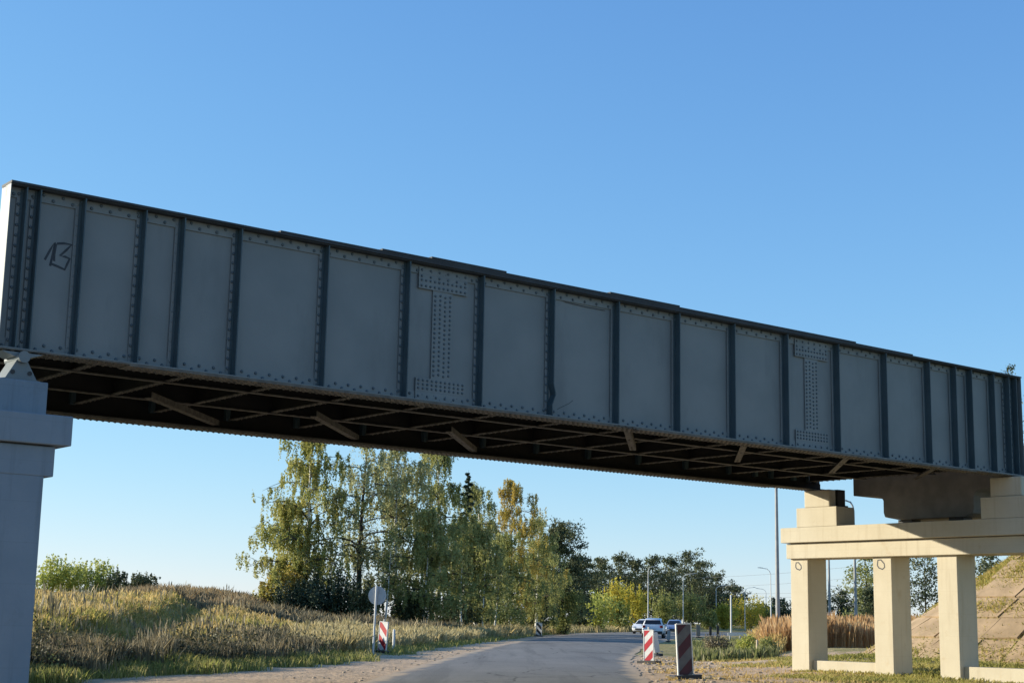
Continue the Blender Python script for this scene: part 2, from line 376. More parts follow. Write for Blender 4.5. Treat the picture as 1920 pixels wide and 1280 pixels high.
def asphalt_mat():
    m, t, p = nodes('worn patched asphalt'); p.inputs['Roughness'].default_value = .92; p.inputs['Specular IOR Level'].default_value = .2
    tc = t.nodes.new('ShaderNodeTexCoord')
    def noise(sc3, d=6, rgh=.6):
        mp = t.nodes.new('ShaderNodeMapping'); mp.inputs['Scale'].default_value = sc3; t.links.new(tc.outputs['Object'], mp.inputs['Vector'])
        n = t.nodes.new('ShaderNodeTexNoise'); n.inputs['Scale'].default_value = 1; n.inputs['Detail'].default_value = d; n.inputs['Roughness'].default_value = rgh
        t.links.new(mp.outputs[0], n.inputs['Vector']); return n.outputs['Fac']
    def mr(f, a, b, lo=0., hi=1.):
        n = t.nodes.new('ShaderNodeMapRange'); n.inputs['From Min'].default_value = a; n.inputs['From Max'].default_value = b
        n.inputs['To Min'].default_value = lo; n.inputs['To Max'].default_value = hi; t.links.new(f, n.inputs['Value']); return n.outputs[0]
    def mix(fac, a, b):
        n = t.nodes.new('ShaderNodeMixRGB'); t.links.new(fac, n.inputs['Fac'])
        for k, q in (('Color1', a), ('Color2', b)):
            if isinstance(q, tuple): n.inputs[k].default_value = (*q, 1)
            else: t.links.new(q, n.inputs[k])
        return n.outputs[0]
    c = mix(mr(noise((.5, .12, 1)), .35, .65), (.175, .167, .155), (.235, .222, .202))
    c = mix(mr(noise((1.5, .05, 1), 4), .52, .62), c, (.155, .148, .138))          # tyre tracks and streaks along the road
    c = mix(mr(noise((.22, .09, 1), 3), .60, .62), c, (.145, .139, .13))           # darker repair patches
    vo = t.nodes.new('ShaderNodeTexVoronoi'); vo.feature = 'DISTANCE_TO_EDGE'; vo.inputs['Scale'].default_value = .45
    ds = t.nodes.new('ShaderNodeMixRGB'); ds.inputs['Fac'].default_value = .25
    nz = t.nodes.new('ShaderNodeTexNoise'); nz.inputs['Scale'].default_value = 1.2; nz.inputs['Detail'].default_value = 6
    t.links.new(tc.outputs['Object'], nz.inputs['Vector']); t.links.new(tc.outputs['Object'], ds.inputs['Color1']); t.links.new(nz.outputs['Color'], ds.inputs['Color2']); t.links.new(ds.outputs[0], vo.inputs['Vector'])
    c = mix(mr(vo.outputs['Distance'], .012, .004, 0, .8), c, (.06, .057, .052))    # cracks
    c = mix(mr(noise((22, 22, 22), 2), .45, .75, 0, .5), c, (.33, .31, .28))        # stone chips
    at_ = t.nodes.new('ShaderNodeAttribute'); at_.attribute_name = 'dust'
    ad = t.nodes.new('ShaderNodeMath'); ad.operation = 'ADD'; t.links.new(at_.outputs['Fac'], ad.inputs[0]); t.links.new(mr(noise((1.1, .5, 1), 8), .2, .8, -.5, .5), ad.inputs[1])
    c = mix(mr(ad.outputs[0], .35, .75), c, (.50, .375, .255))
    t.links.new(c, p.inputs['Base Color'])
    b = t.nodes.new('ShaderNodeBump'); b.inputs['Strength'].default_value = .35; b.inputs['Distance'].default_value = .04
    t.links.new(noise((9, 6, 9), 10, .7), b.inputs['Height']); t.links.new(b.outputs[0], p.inputs['Normal'])
    return m
# road strip
Yr = np.concatenate([np.arange(-15, 120, 1.0), np.arange(120, 300.1, 3)])
rv = []; rf = []
rng = np.random.default_rng(3)
NC = 25
for i, Y in enumerate(Yr):
    l, r = eL(Y), eR(Y)
    l += .10 * wob(Y * 2.1, Y * .7, 1.0); r += .14 * wob(Y * 1.7 + 5, Y * .9, 1.0)
    for k in range(NC):
        u = k / (NC - 1)
        rv.append((l + (r - l) * u, Y, .012 + .05 * (1 - (2 * u - 1) ** 2)))
for i in range(len(Yr) - 1):
    for k in range(NC - 1):
        a0 = i * NC + k; rf.append((a0, a0 + 1, a0 + NC + 1, a0 + NC))
me = bpy.data.meshes.new('road'); me.from_pydata(rv, [], rf); me.materials.append(asphalt_mat())
_k = np.tile(np.arange(NC), len(Yr)) / (NC - 1)
at_ = me.attributes.new('dust', 'FLOAT', 'POINT'); at_.data.foreach_set('value', np.clip(1 - np.minimum(_k, 1 - _k) * 9, 0, 1).astype(np.float32))
me.polygons.foreach_set('use_smooth', [True] * len(rf)); me.update()
tag(link('road', me), kind='structure')

# ------------------------------------------------------------------ steel bridge span
BRZ = math.pi / 2 - BZ
BORG = (-OFF * BY, OFF * BX, 0)
span = empty('railway_bridge', BORG, 'long riveted blue grey steel girder bridge crossing over the road', 'bridge', rz=BRZ)
STIFF = [7.72, 7.93, 8.62, 9.60, 10.25, 11.25, 12.88, 14.53, 16.15, 17.81, 19.44, 21.08, 22.67, 24.30, 25.97, 27.62, 29.22, 30.23, 30.86, 31.77, 32.39, 32.70]
RIVSTIFF = {7.72, 7.93, 9.60, 11.25, 12.88, 14.53, 16.15, 17.81}
X0, X1 = 7.47, 32.90
rr = random.Random(5)
def girder(yw, sg, full=True):
    """plate girder, web at y=yw, sg=-1: outer face looks towards -y"""
    def yy(d): return yw + sg * d
    def bx(mb, x0, x1, da, db, z0, z1, m=0):
        a, b = yy(da), yy(db); mb.box(x0, x1, min(a, b), max(a, b), z0, z1, m)
    w = MB(); bx(w, X0 + .01, X1 - .01, -.008, .008, 5.03, 7.405)
    SM = M['steel'] if sg < 0 else M['under']  # far girder takes the underside steel, shade already in its colour
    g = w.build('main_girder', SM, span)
    # bottom flange: plate, angles, rivets
    f = MB(); bx(f, X0, X1, -.20, .20, 4.965, 4.985, 0); bx(f, X0 + 2, X1 - 2, -.20, .20, 4.943, 4.963, 0)
    bx(f, X0, X1, .010, .022, 4.99, 5.16, 1); bx(f, X0, X1, .024, .19, 4.988, 5.004, 1)
    bx(f, X0, X1, -.022, -.010, 4.99, 5.16, 1); bx(f, X0, X1, -.19, -.024, 4.988, 5.004, 1)
    x = X0 + .1; k = 0
    while x < X1 - .05:
        f.dome((x, yy(.022), 5.045 + (.065 if k % 2 else 0)), (0, sg, 0), .030, .022, 2)
        for q in (-.15, -.07, .07, .15):
            zb = 4.943 if X0 + 2 < x < X1 - 2 else 4.965
            f.dome((x + (.06 if abs(q) < .1 else 0), yy(q), zb), (0, 0, -1), .028, .022, 0, 5)
        x += .125; k += 1
    f.build('bottom_flange', [M['flange'], SM, M['rivet']], g)
    # top flange with stepped cover plates
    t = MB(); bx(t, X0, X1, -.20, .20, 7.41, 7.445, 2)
    for q in (1, -1):
        a, b = sorted((q * .010, q * .022)); bx(t, X0, X1, a, b * (1 if q < 0 else 1.5), 7.24, 7.405)
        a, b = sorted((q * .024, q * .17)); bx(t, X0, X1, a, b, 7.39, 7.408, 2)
    x = X0 + .1; k = 0
    while x < X1 - .05:
        t.dome((x, yy(.033), 7.285 + (.07 if k % 2 else 0)), (0, sg, 0), .030, .022, 1); x += .15; k += 1
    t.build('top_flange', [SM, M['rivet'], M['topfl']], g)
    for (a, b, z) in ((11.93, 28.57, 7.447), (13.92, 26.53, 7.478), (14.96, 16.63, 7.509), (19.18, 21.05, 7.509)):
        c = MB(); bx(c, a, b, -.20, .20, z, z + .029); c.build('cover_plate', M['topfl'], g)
    # stiffeners
    for x in STIFF:
        s = MB(); z0, z1 = 5.008, 7.385
        near_end = x < 8 or x > 32.3
        bent = abs(x - 17.81) < .05 and sg < 0
        wv = .155
        # outstanding leg, with the foot buckled on the damaged one
        n = 12; pr = []
        for i in range(n + 1):
            z = z0 + (z1 - z0) * i / n
            dx = 0
            if bent and z < 5.55: dx = .05 * math.sin((5.55 - z) * 11)
            pr.append((x + dx, z))
        for i in range(n):
            (xa, za), (xb, zb) = pr[i], pr[i + 1]
            y0_, y1_ = yy(.024), yy(.024 + wv)
            for o in (0,):
                s.add([(xa - .009, y0_, za), (xa + .009, y0_, za), (xa + .009, y1_, za), (xa - .009, y1_, za),
                       (xb - .009, y0_, zb), (xb + .009, y0_, zb), (xb + .009, y1_, zb), (xb - .009, y1_, zb)],
                      [(0, 1, 5, 4), (1, 2, 6, 5), (2, 3, 7, 6), (3, 0, 4, 7)] + ([(4, 5, 6, 7)] if i == n - 1 else []) + ([(0, 3, 2, 1)] if i == 0 else []))
        bx(s, x - .050, x - .009, .023, .037, z0, z1); bx(s, x - .10, x - .051, .023, .034, z0, z1, 1)            # leg riveted to the web
        bx(s, x - .085, x + .03, -.12, -.010, 5.17, 7.2)         # inner stiffener
        z = z0 + .12
        while z < z1 - .05:
            if x in RIVSTIFF or near_end: s.dome((x - .072, yy(.034), z), (0, sg, 0), .028, .022, 2)
            else: s.dome((x - .072, yy(.034), z), (0, sg, 0), .018, .01, 1)
            z += .155
        s.build('stiffener', [M['stiff'], SM, M['rivet']], g)
    # I-shaped splice plates with rivet fields
    for x0, x1, xa, xb in ((14.80, 15.87, 15.12, 15.55), (24.66, 25.73, 24.98, 25.41)):
        s = MB()
        bx(s, x0, x1, .023, .052, 6.98, 7.235); bx(s, xa, xb, .009, .036, 5.40, 6.98); bx(s, x0, x1, .023, .041, 5.165, 5.40)
        bx(s, x0, x1, .034, .052, 7.237, 7.37); bx(s, x0, x1, .023, .041, 5.02, 5.163)
        for zz in (7.03, 7.13, 7.2, 5.22, 5.29, 5.36, 5.08, 7.31):
            n = 11 if zz not in (5.08, 7.31, 7.2) else 6
            for i in range(n): s.dome((x0 + .06 + (x1 - x0 - .12) * i / (n - 1), yy(.052 if zz > 6 else .041), zz), (0, sg, 0), .026, .02, 1)
        z = 5.47
        while z < 6.95:
            for i in range(4): s.dome((xa + .055 + .108 * i, yy(.036), z + (.02 if i % 2 else 0)), (0, sg, 0), .026, .02, 1)
            z += .083
        s.build('splice_plate', [SM, M['rivet']], g)
    return g
g1 = girder(.20, -1)
g2 = girder(6.46, 1)
# graffiti 13 on the near girder (on the face of the web)
def gpt(cx, cy):
    dx = cx / 2.908 - 103; dy = cy / 2.908 + 320 - 475
    return (8.29 + dx / 123, 6.47 - (dy - .17 * dx) / 128.7)
gr = MB()
for st in ([(237, 470), (262, 415), (285, 372), (278, 440), (268, 505)], [(292, 378), (286, 440), (288, 478)],
           [(297, 378), (335, 376), (377, 384), (350, 415), (318, 447), (345, 452), (372, 464), (360, 495), (349, 526), (310, 508), (268, 490)]):
    gr.ribbon([gpt(*q) for q in st], .036, .1885, 'xz')
gr.build('graffiti', M['spray'], g1)
sc_ = MB(); sc_.ribbon([(17.95, 5.12), (18.15, 5.22), (18.32, 5.3), (18.42, 5.37)], .010, .1885, 'xz'); sc_.build('scratch', M['mark'], g1)
sc_ = MB(); sc_.ribbon([(17.98, 7.37), (18.05, 7.27), (18.2, 7.22), (18.7, 7.2), (19.2, 7.2)], .012, .1755, 'xz')
sc_.build('scratch', M['mark'], g1)
dm = MB()
for i in range(7):
    x = 19.3 + i * .09; dm.bar((x, .0, 4.95 + .02 * (i % 2)), (x + .12, .02 + .03 * rr.random(), 4.90 + .07 * rr.random()), .05, .012)
dm.build('torn_flange_edge', M['dark'], g1)
for xe in (X0 + .006, X1 - .006):
    e = MB(); e.box(xe - .006, xe + .006, .02, .38, 4.99, 7.40); e.build('end_plate', M['steel'], g1)
# floor system
fb_me = None
def isec(mb, a, b, zb, zt_, wb, m=0):
    """I beam along y or x between a and b"""
    ax = 0 if abs(a[1] - b[1]) < 1e-6 else 1
    (x0, y0), (x1, y1) = a, b
    if ax == 0:
        mb.box(x0, x1, y0 - wb / 2, y0 + wb / 2, zb, zb + .02, 0); mb.box(x0, x1, y0 - .008, y0 + .008, zb + .02, zt_ - .02, m); mb.box(x0, x1, y0 - wb / 2, y0 + wb / 2, zt_ - .02, zt_, m)
    else:
        mb.box(x0 - wb / 2, x0 + wb / 2, y0, y1, zb, zb + .02, 0); mb.box(x0 - .008, x0 + .008, y0, y1, zb + .02, zt_ - .02, m); mb.box(x0 - wb / 2, x0 + wb / 2, y0, y1, zt_ - .02, zt_, m)
fb = MB(); isec(fb, (0, .36), (0, 6.30), 5.17, 5.80, .10, 1)
y = .5
while y < 6.25:
    for q in (-.03, .03): fb.dome((q, y, 5.17), (0, 0, -1), .022, .02, 0, 5)
    y += .2
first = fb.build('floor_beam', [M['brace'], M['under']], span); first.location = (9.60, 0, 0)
for x in [8.1, 11.25, 12.88, 14.53, 16.15, 17.81, 19.44, 21.08, 22.67, 24.30, 25.97, 27.62, 29.22, 30.86, 32.3]:
    o = first.copy(); COL.objects.link(o); o.parent = span; o.location = (x, 0, 0)
for yv in (2.44, 4.62):
    s = MB(); isec(s, (X0 + .3, yv), (X1 - .3, yv), 5.145, 5.83, .11, 1)
    s.build('stringer', [M['brace'], M['under']], span)
for (a, b) in (((11.5, 3.7), (14.25, 6.4)), ((14.9, 3.7), (17.6, 6.4)), ((18.1, 3.7), (20.8, 6.4)),
               ((20.05, .5), (22.95, 3.4)), ((23.45, .5), (26.3, 3.4)), ((26.85, .5), (29.7, 3.4)), ((30.1, .5), (32.4, 2.9))):
    s = MB(); s.bar((a[0], a[1], 5.05), (b[0], b[1], 5.05), .12, .014); s.bar((a[0] + .05, a[1] - .05, 5.10), (b[0] + .05, b[1] - .05, 5.10), .014, .11)
    for u in (.04, .1, .16, .5, .84, .9, .96):
        px_ = a[0] + (b[0] - a[0]) * u; py_ = a[1] + (b[1] - a[1]) * u; s.dome((px_, py_, 5.043), (0, 0, -1), .022, .02, 0, 5)
    s.build('diagonal_brace', M['brace'], span)
dk = MB(); dk.box(X0 + .1, X1 - .1, .30, 6.36, 5.84, 6.0)
for i in range(46):
    x = X0 + .3 + i * .545; dk.box(x, x + .24, 1.9, 5.2, 5.70, 5.838)
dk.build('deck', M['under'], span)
# rocker bearings at the fixed end (rest on the left pier) and box bearings at the other
for yc in (.2, 6.46):
    r_ = MB(); y0, y1 = yc - .2, yc + .2
    r_.prism([(7.50, 4.50), (8.16, 4.50), (8.16, 4.54), (8.06, 4.56), (7.90, 4.83), (7.75, 4.83), (7.60, 4.56), (7.50, 4.54)], 'y', y0, y1, 0)
    r_.tube([(7.825, y0 - .09, 4.87), (7.825, y1 + .09, 4.87)], .085, 16, 0)
    r_.prism([(7.52, 4.94), (7.70, 4.88), (7.95, 4.88), (8.13, 4.94)], 'y', y0, y1, 0)
    for xb in (7.70, 7.95): r_.tube([(xb, y0 - .012, 4.65), (xb, y0 + .02, 4.65)], .034, 8, 1)
    r_.build('rocker_bearing', [M['steel'], M['dark']], span)
    yb = 6.08 if yc > 1 else yc
    q_ = MB(); q_.box(32.64, 32.96, yb - .45, yb + .36, 4.53, 4.95); q_.box(32.635, 33.02, yb - .5, yb + .4, 4.476, 4.525)
    q_.build('box_bearing', M['dark'], span)

# ------------------------------------------------------------------ piers
def pier(name, label, bc, left):
    p = empty(name, (BORG[0] + BX * bc, BORG[1] + BY * bc, 0), label, 'bridge pier', 'concrete piers under the bridge', BRZ)
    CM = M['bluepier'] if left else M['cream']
    c = MB(); hw = .71 if left else .66; c.box(-hw, hw, -1.13, 7.38, 3.535, 3.945); c.build('cap_beam', CM, p, .015)
    c = MB(); c.box(-.52, .52, -1.04, 7.30, 3.105, 3.515); c.build('cross_beam', CM, p, .015)
    c = MB(); c.box(-.45, .45, -.95, 7.2, 3.51, 3.54); c.build('mortar_joint', M['conc'], p)
    first = None
    for i, (a, b) in enumerate(((6.65, 7.26), (3.84, 4.43), (1.83, 2.42), (-1.03, -.43))):
        c = MB(); c.box(-.39, .39, a, b, -.6, 3.11); co = c.build('column', CM, p, .012)
        if not left and i < 2:
            k = MB(); yc = (a + b) / 2 + (.02 if i == 0 else .03); h = .11; zc = 2.90
            loop = [(.10, .02), (.085, .10), (.0, .105), (-.09, .02), (-.10, -.055), (-.04, -.10), (.06, -.07), (.10, -.02), (.10, .02)]
            k.ribbon([(yc + u * (1 if i == 0 else 1.15), zc + v * (1 if i == 0 else 1.2)) for u, v in loop], .034, -.393, 'yz')
            k.build('paint_mark', M['mark'], co)
    for (a, b) in ((4.44, 6.64), (-.42, 1.82)):
        c = MB(); c.box(-.25, .25, a, b, -.5, .37); c.build('tie_wall', CM, p, .01)
    for yc in ((6.1, .2) if not left else (6.46, .2)):
        if left:
            c = MB(); c.box(-.12, .62, yc - .55, yc + .45, 3.948, 4.495); c.build('pedestal', CM, p, .012)
        else:
            c = MB(); c.box(-.65, .10, yc - .70, yc + .70, 3.948, 4.47); c.build('pedestal', CM, p, .012)
            c = MB(); n = 20
            prof = [(-.62 + .0 * k, 0) for k in range(0)]
            c.box(-.62, -.34, yc - .44, yc + .44, 4.472, 4.94); c.build('bearing_block', CM, p, .03)
    return p
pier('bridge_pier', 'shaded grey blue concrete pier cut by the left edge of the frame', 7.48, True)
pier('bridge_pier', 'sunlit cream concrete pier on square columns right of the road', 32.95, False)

# concrete approach span behind the right pier
ap = empty('concrete_approach_span', (BORG[0] + BX * 33.15, BORG[1] + BY * 33.15, 0), 'shaded grey concrete box span resting behind the right pier', 'bridge', rz=BRZ)
c = MB()
prof = [(1.95, 4.10), (4.05, 4.10), (4.46, 4.18), (4.5, 4.30), (4.5, 4.62), (4.56, 4.71), (4.68, 4.755), (5.5, 4.80), (5.5, 5.06), (5.5, 5.9), (.7, 5.9), (.7, 5.06), (.7, 4.80), (1.5, 4.755), (1.62, 4.71), (1.68, 4.62), (1.68, 4.30), (1.72, 4.18)]
c.prism(prof[::-1], 'x', 0, 13.6); c.build('box_beam', M['conc'], ap, .015)
for yc in (2.3, 3.9):
    c = MB(); c.box(.12, .5, yc - .22, yc + .22, 3.947, 4.098); c.build('bearing_pad', M['dark'], ap)
c = MB(); c.box(.0, .06, 3.9, 4.1, 4.28, 4.3); 
ab = MB(); ab.box(46.9, 48.2, -.2, 6.7, 3.0, 5.9)
abo = ab.build('bridge_abutment', M['conc'], None, .02); abo.location = BORG; abo.rotation_euler = (0, 0, BRZ)
tag(abo, 'grey concrete abutment at the top of the slab paved embankment', 'abutment')

# slab paving on the embankment face: rows of concrete slabs laid on the slope
JOINT = []
pv = MB(); rs = random.Random(11)
sl = math.atan(1 / 1.5); cs, sn = math.cos(sl), math.sin(sl)
def slab(org, u, v, w, h, th):
    """u along the contour, v up the slope"""
    n = u.cross(v).normalized()
    if n.z < 0: n = -n
    q = [org + u * (.05 + rs.random() * .03) + v * (.05 + rs.random() * .03), org + u * (w - .03 - rs.random() * .03) + v * .03, org + u * (w - .04) + v * (h - .03 - rs.random() * .03), org + u * .04 + v * (h - .03)]
    for _k in range(5): JOINT.append(org + (u * rs.random() * w if _k % 3 else v * rs.random() * h))
    dz = n * (th + rs.uniform(-.02, .02)); tilt = [n * rs.uniform(-.015, .015) for _ in q]
    pv.add([p - n * .1 for p in q] + [p + dz + t for p, t in zip(q, tilt)], [(3, 2, 1, 0), (4, 5, 6, 7), (0, 1, 5, 4), (1, 2, 6, 5), (2, 3, 7, 6), (3, 0, 4, 7)])
rows = 6; sh = 1.15
for r_i in range(rows):
    d0 = 7.75 - r_i * sh * cs                      # horizontal distance from the core
    zc = 5.5 - d0 / 1.5
    if zc < .1: zc = .1
    y = -.3
    while y < 6.3:
        w = 1.35
        if not (r_i >= 4 and rs.random() < .6):
            o = Vector((46.9 - d0, y, 5.5 - d0 / 1.5)); slab(o, Vector((0, 1, 0)), Vector((cs, 0, sn)), w, sh, .045)
        y += w
    # conical corner on the far side
    n = max(3, int(d0 * 1.4 / 1.7)); 
    for k in range(n):
        a0 = (k + .02) / n * R(80); am = (k + .5) / n * R(80)
        wv = d0 * R(80) / n
        if r_i >= 4 and rs.random() < .6: continue
        rad = Vector((-math.cos(am), math.sin(am), 0)); tan = Vector((math.sin(am), math.cos(am), 0))
        o = Vector((46.9, 6.35, 0)) + rad * d0 - tan * wv / 2; o.z = 5.5 - d0 / 1.5
        slab(o, tan, (-rad * cs + Vector((0, 0, sn))), wv, sh, .045)
po = pv.build('slope_paving', mat('sandy slab concrete', (.44, .315, .195), (.32, .23, .14), 1.3, .95, 0, .25, 9, stain=(.20, .17, .09), sscale=(1.2, 1.2, 1.2), spec=.1)); po.location = BORG; po.rotation_euler = (0, 0, BRZ)
tag(po, 'sandy concrete slabs with weedy joints paving the embankment slope at right', 'paving')

# ------------------------------------------------------------------ trees
def leaves(C, size, rng, down=0.0, asp=.55):
    n = len(C)
    u = rng.normal(size=(n, 3)); u[:, 2] -= down * 2; u /= np.linalg.norm(u, axis=1)[:, None]
    w = rng.normal(size=(n, 3)); v = np.cross(u, w); v /= np.linalg.norm(v, axis=1)[:, None] + 1e-9
    s = (size * rng.uniform(.6, 1.35, n))[:, None]
    V = np.stack([C + u * s, C + v * s * asp, C - u * s, C - v * s * asp], 1)
    return V.reshape(-1, 3)

def tree(name, label, X, Y, ztop, rad, kind, leaf, seed, n=6000, size=.1, cb=.2, bark='bark', lean=(0, 0), group=None, trunk_r=None, cat='tree', sparse=1.0, cpart='crown'):
    rng = np.random.default_rng(seed)
    z0 = tz(X, Y) - .1; h = ztop - z0
    root = empty(name, (X, Y, z0), label, cat, group)
    tm = MB(); pts = []
    tr = trunk_r or .012 * h + .03
    K = 9
    wx, wy = rng.uniform(-1, 1, 2) * .03 * h
    def tp(t): return np.array([lean[0] * t * h + wx * math.sin(t * 3.1), lean[1] * t * h + wy * math.sin(t * 2.6), t * h])
    C = []
    if kind in ('birch', 'broad', 'thin'):
        tm.tube([tp(i / K * .97) for i in range(K + 1)], [tr * (1 - .93 * i / K) for i in range(K + 1)], 6)
        nb = {'birch': 26, 'broad': 28, 'thin': 24}[kind]
        for i in range(nb):
            t = cb + (.97 - cb) * (i + rng.random()) / nb
            az = i * 2.4 + rng.normal() * .3
            u = (t - cb) / (1 - cb)
            if kind == 'broad': prof = math.sqrt(max(.03, 1 - (2 * u - .85) ** 2 / 1.35))
            else: prof = min(1, .55 + u * 1.3) * (1 - u ** 2.2) ** .75 + .10
            Lb = rad * prof * rng.uniform(.7, 1.15)
            el = R(rng.uniform(25, 60)) if kind != 'broad' else R(rng.uniform(5, 50))
            if u > .8: el = R(rng.uniform(50, 80))
            p0 = tp(t); d = np.array([math.cos(az) * math.cos(el), math.sin(az) * math.cos(el), math.sin(el)])
            bp = [p0]; nn = 5
            for k in range(1, nn + 1):
                dd = d + np.array([0, 0, -(k / nn) * (1.0 if kind != 'broad' else .4)]) + rng.normal(size=3) * .12
                dd /= np.linalg.norm(dd); bp.append(bp[-1] + dd * Lb / nn * 1.15)
            r0 = tr * (1 - .85 * t) * .45 + .008
            tm.tube(bp, [r0 * (1 - .85 * k / nn) for k in range(nn + 1)], 4, 1, False)
            # twigs
            ntw = int(9 * sparse) if kind != 'broad' else 8
            for j in range(ntw):
                s = rng.uniform(.15, 1.0); kk = min(int(s * nn), nn - 1); q = bp[kk] + (bp[kk + 1] - bp[kk]) * (s * nn - kk)
                ta = rng.uniform(0, 2 * math.pi); tl = Lb * rng.uniform(.2, .45) + .2
                te = rng.uniform(-.2, .5)
                q2 = q + np.array([math.cos(ta), math.sin(ta), te]) * tl * .8
                tm.tube([q, (q + q2) / 2 + np.array([0, 0, .06 * tl]), q2], [r0 * .3 + .004, r0 * .2 + .003, .003], 3, 1, False)
                m = max(3, int(n / (nb * ntw)))
                if kind == 'broad':
                    cc = q2 + rng.normal(size=(m, 3)) * np.array([.34, .34, .26]) * (tl * .8 + .18)
                    C.append(cc)
                else:
                    # hanging strands
                    ns = 3
                    for s_i in range(ns):
                        b0 = q + (q2 - q) * rng.uniform(.3, 1.05) + rng.normal(size=3) * .08
                        ln = rng.uniform(.35, 1.25) * (.45 + .075 * h)
                        k2 = max(2, m // ns)
                        tt = rng.random(k2)
                        sway = rng.normal(size=2) * .10
                        cc = b0[None, :] + np.stack([sway[0] * tt * ln, sway[1] * tt * ln, -tt * ln + .15], 1) + rng.normal(size=(k2, 3)) * .055
                        C.append(cc)
    elif kind == 'spruce':
        tm.tube([tp(i / K) for i in range(K + 1)], [tr * (1 - .96 * i / K) for i in range(K + 1)], 6)
        nb = 60
        for i in range(nb):
            t = cb + (.99 - cb) * (i / nb); az = i * 2.4 + rng.normal() * .2
            Lb = rad * (1 - (t - cb) / (1 - cb)) ** .85 * rng.uniform(.75, 1.1) + .08
            p0 = tp(t); m = max(6, int(n / nb * (.4 + 1.2 * (1 - t))))
            s = rng.random(m) ** .7
            base = p0 + np.array([math.cos(az), math.sin(az), 0]) * (s * Lb)[:, None]
            base[:, 2] += -.25 * s * Lb + .12 * (s * Lb) ** 2
            tm.tube([p0, p0 + np.array([math.cos(az) * Lb * .9, math.sin(az) * Lb * .9, -.12 * Lb])], [.02, .006], 3, 0, False)
            C.append(base + rng.normal(size=(m, 3)) * np.array([.12, .12, .07]) * (Lb * .5 + .3))
    elif kind == 'bush':
        ns = 14
        for i in range(ns):
            az = i * 2.4 + rng.normal() * .3; sp = rad * math.sqrt((i + .5) / ns) * rng.uniform(.6, 1.0); hh = h * math.sqrt(max(.15, 1 - (sp / rad) ** 2 * .75)) * rng.uniform(.75, 1.0)
            e = np.array([math.cos(az) * sp, math.sin(az) * sp, hh]); mid = e * np.array([.45, .45, .55])
            tm.tube([(e[0] * .15, e[1] * .15, 0), mid, e], [.03 + .004 * h, .02, .006], 4, 0, False)
            nclump = 7
            for j in range(nclump):
                s = rng.uniform(.12, 1.0); q = mid * (2 * s) if s < .5 else mid + (e - mid) * (2 * s - 1)
                q = q + rng.normal(size=3) * np.array([.16, .16, .06]) * rad
                m = max(4, int(n / (ns * nclump)))
                cc = q + rng.normal(size=(m, 3)) * np.array([.13, .13, .17]) * (rad * .8 + .15)
                cc[:, 2] = np.maximum(cc[:, 2], .03)
                C.append(cc)
        # upright shoots
        for i in range(18):
            az = rng.uniform(0, 6.28); sp = rad * rng.random() ** .5 * .85; zt_ = h * rng.uniform(.8, 1.12) * math.sqrt(max(.2, 1 - (sp / rad) ** 2 * .6))
            m = max(3, int(n * .012)); tt = rng.random(m)
            C.append(np.stack([math.cos(az) * sp + rng.normal(size=m) * .05, math.sin(az) * sp + rng.normal(size=m) * .05, zt_ * (.6 + .4 * tt)], 1))
    C = np.concatenate(C)
    tm.build('trunk' if kind != 'bush' else 'stems', [M[bark], M['bark']], root)
    quads_mesh(cpart if kind != 'bush' else 'foliage', leaves(C, size, rng, .5 if kind in ('birch', 'thin') else .1), 4, leaf, root)
    return root

def tpx(x, yt, Y, wpx, *a, **k):
    """photo pixel of the crown top and depth -> tree arguments"""
    P = at(x, 1178, Y); T = at(x, yt, Y)
    return P[0], Y, T[2], wpx / 2 / F_PX * Y

def T(name, label, x, yt, Y, wpx, kind, leaf, seed, **k):
    X, Y_, zt_, rad = tpx(x, yt, Y, wpx); return tree(name, label, X, Y_, zt_, rad, kind, L[leaf], seed, **k)

BG = 'birches standing in the roadside grove'
T('birch_tree', 'leftmost birch of the roadside grove with long drooping yellow green branches', 566, 800, 103, 205, 'birch', 'birchyel', 7, n=32698, size=0.079, cb=.14, bark='birchbark', group=BG)
T('birch_tree', 'thin dark trunked birch with sparse see-through crown left of centre in the grove', 672, 805, 105, 211, 'thin', 'birchpale', 2, n=10052, size=0.085, cb=.30, bark='bark', lean=(.02, 0), group=BG, trunk_r=.24)
T('birch_tree', 'tall grey green birch behind the round sign, right of the dark trunk', 748, 815, 107, 217, 'birch', 'birchpale', 3, n=30364, size=0.078, cb=.2, bark='birchbark', lean=(-.015, 0), group=BG)
T('birch_tree', 'tall birch with a bright yellow patch near the top of the grove', 815, 832, 110, 198, 'birch', 'birch', 4, n=30364, size=0.076, cb=.2, bark='birchbark', lean=(-.02, 0), group=BG)
T('birch_tree', 'slim birch just right of the dark spruce spire', 890, 905, 117, 125, 'birch', 'birch', 5, n=21022, size=0.073, cb=.15, bark='birchbark', group=BG)
T('birch_tree', 'golden topped birch towards the right end of the grove', 955, 905, 134, 171, 'birch', 'rust', 6, n=28028, size=0.074, cb=.2, bark='birchbark', group=BG)
T('birch_tree', 'olive birch right of the golden birch with drooping edge', 1005, 975, 139, 132, 'birch', 'birch', 7, n=23358, size=0.068, cb=.15, bark='birchbark', group=BG)
T('birch_tree', 'short green birch filling the gap low behind the red striped board', 790, 960, 103, 171, 'birch', 'birch', 21, n=25691, size=0.079, cb=.12, bark='birchbark', lean=(.03, 0), group=BG)
T('birch_tree', 'leafy low birch under the slim birch in mid grove', 870, 985, 114, 184, 'birch', 'birch', 22, n=25691, size=0.081, cb=.12, bark='birchbark', group=BG)
T('birch_tree', 'low olive birch with white trunk in the right part of the grove', 935, 1010, 129, 158, 'birch', 'olive', 23, n=23358, size=0.076, cb=.12, bark='birchbark', lean=(.02, 0), group=BG)
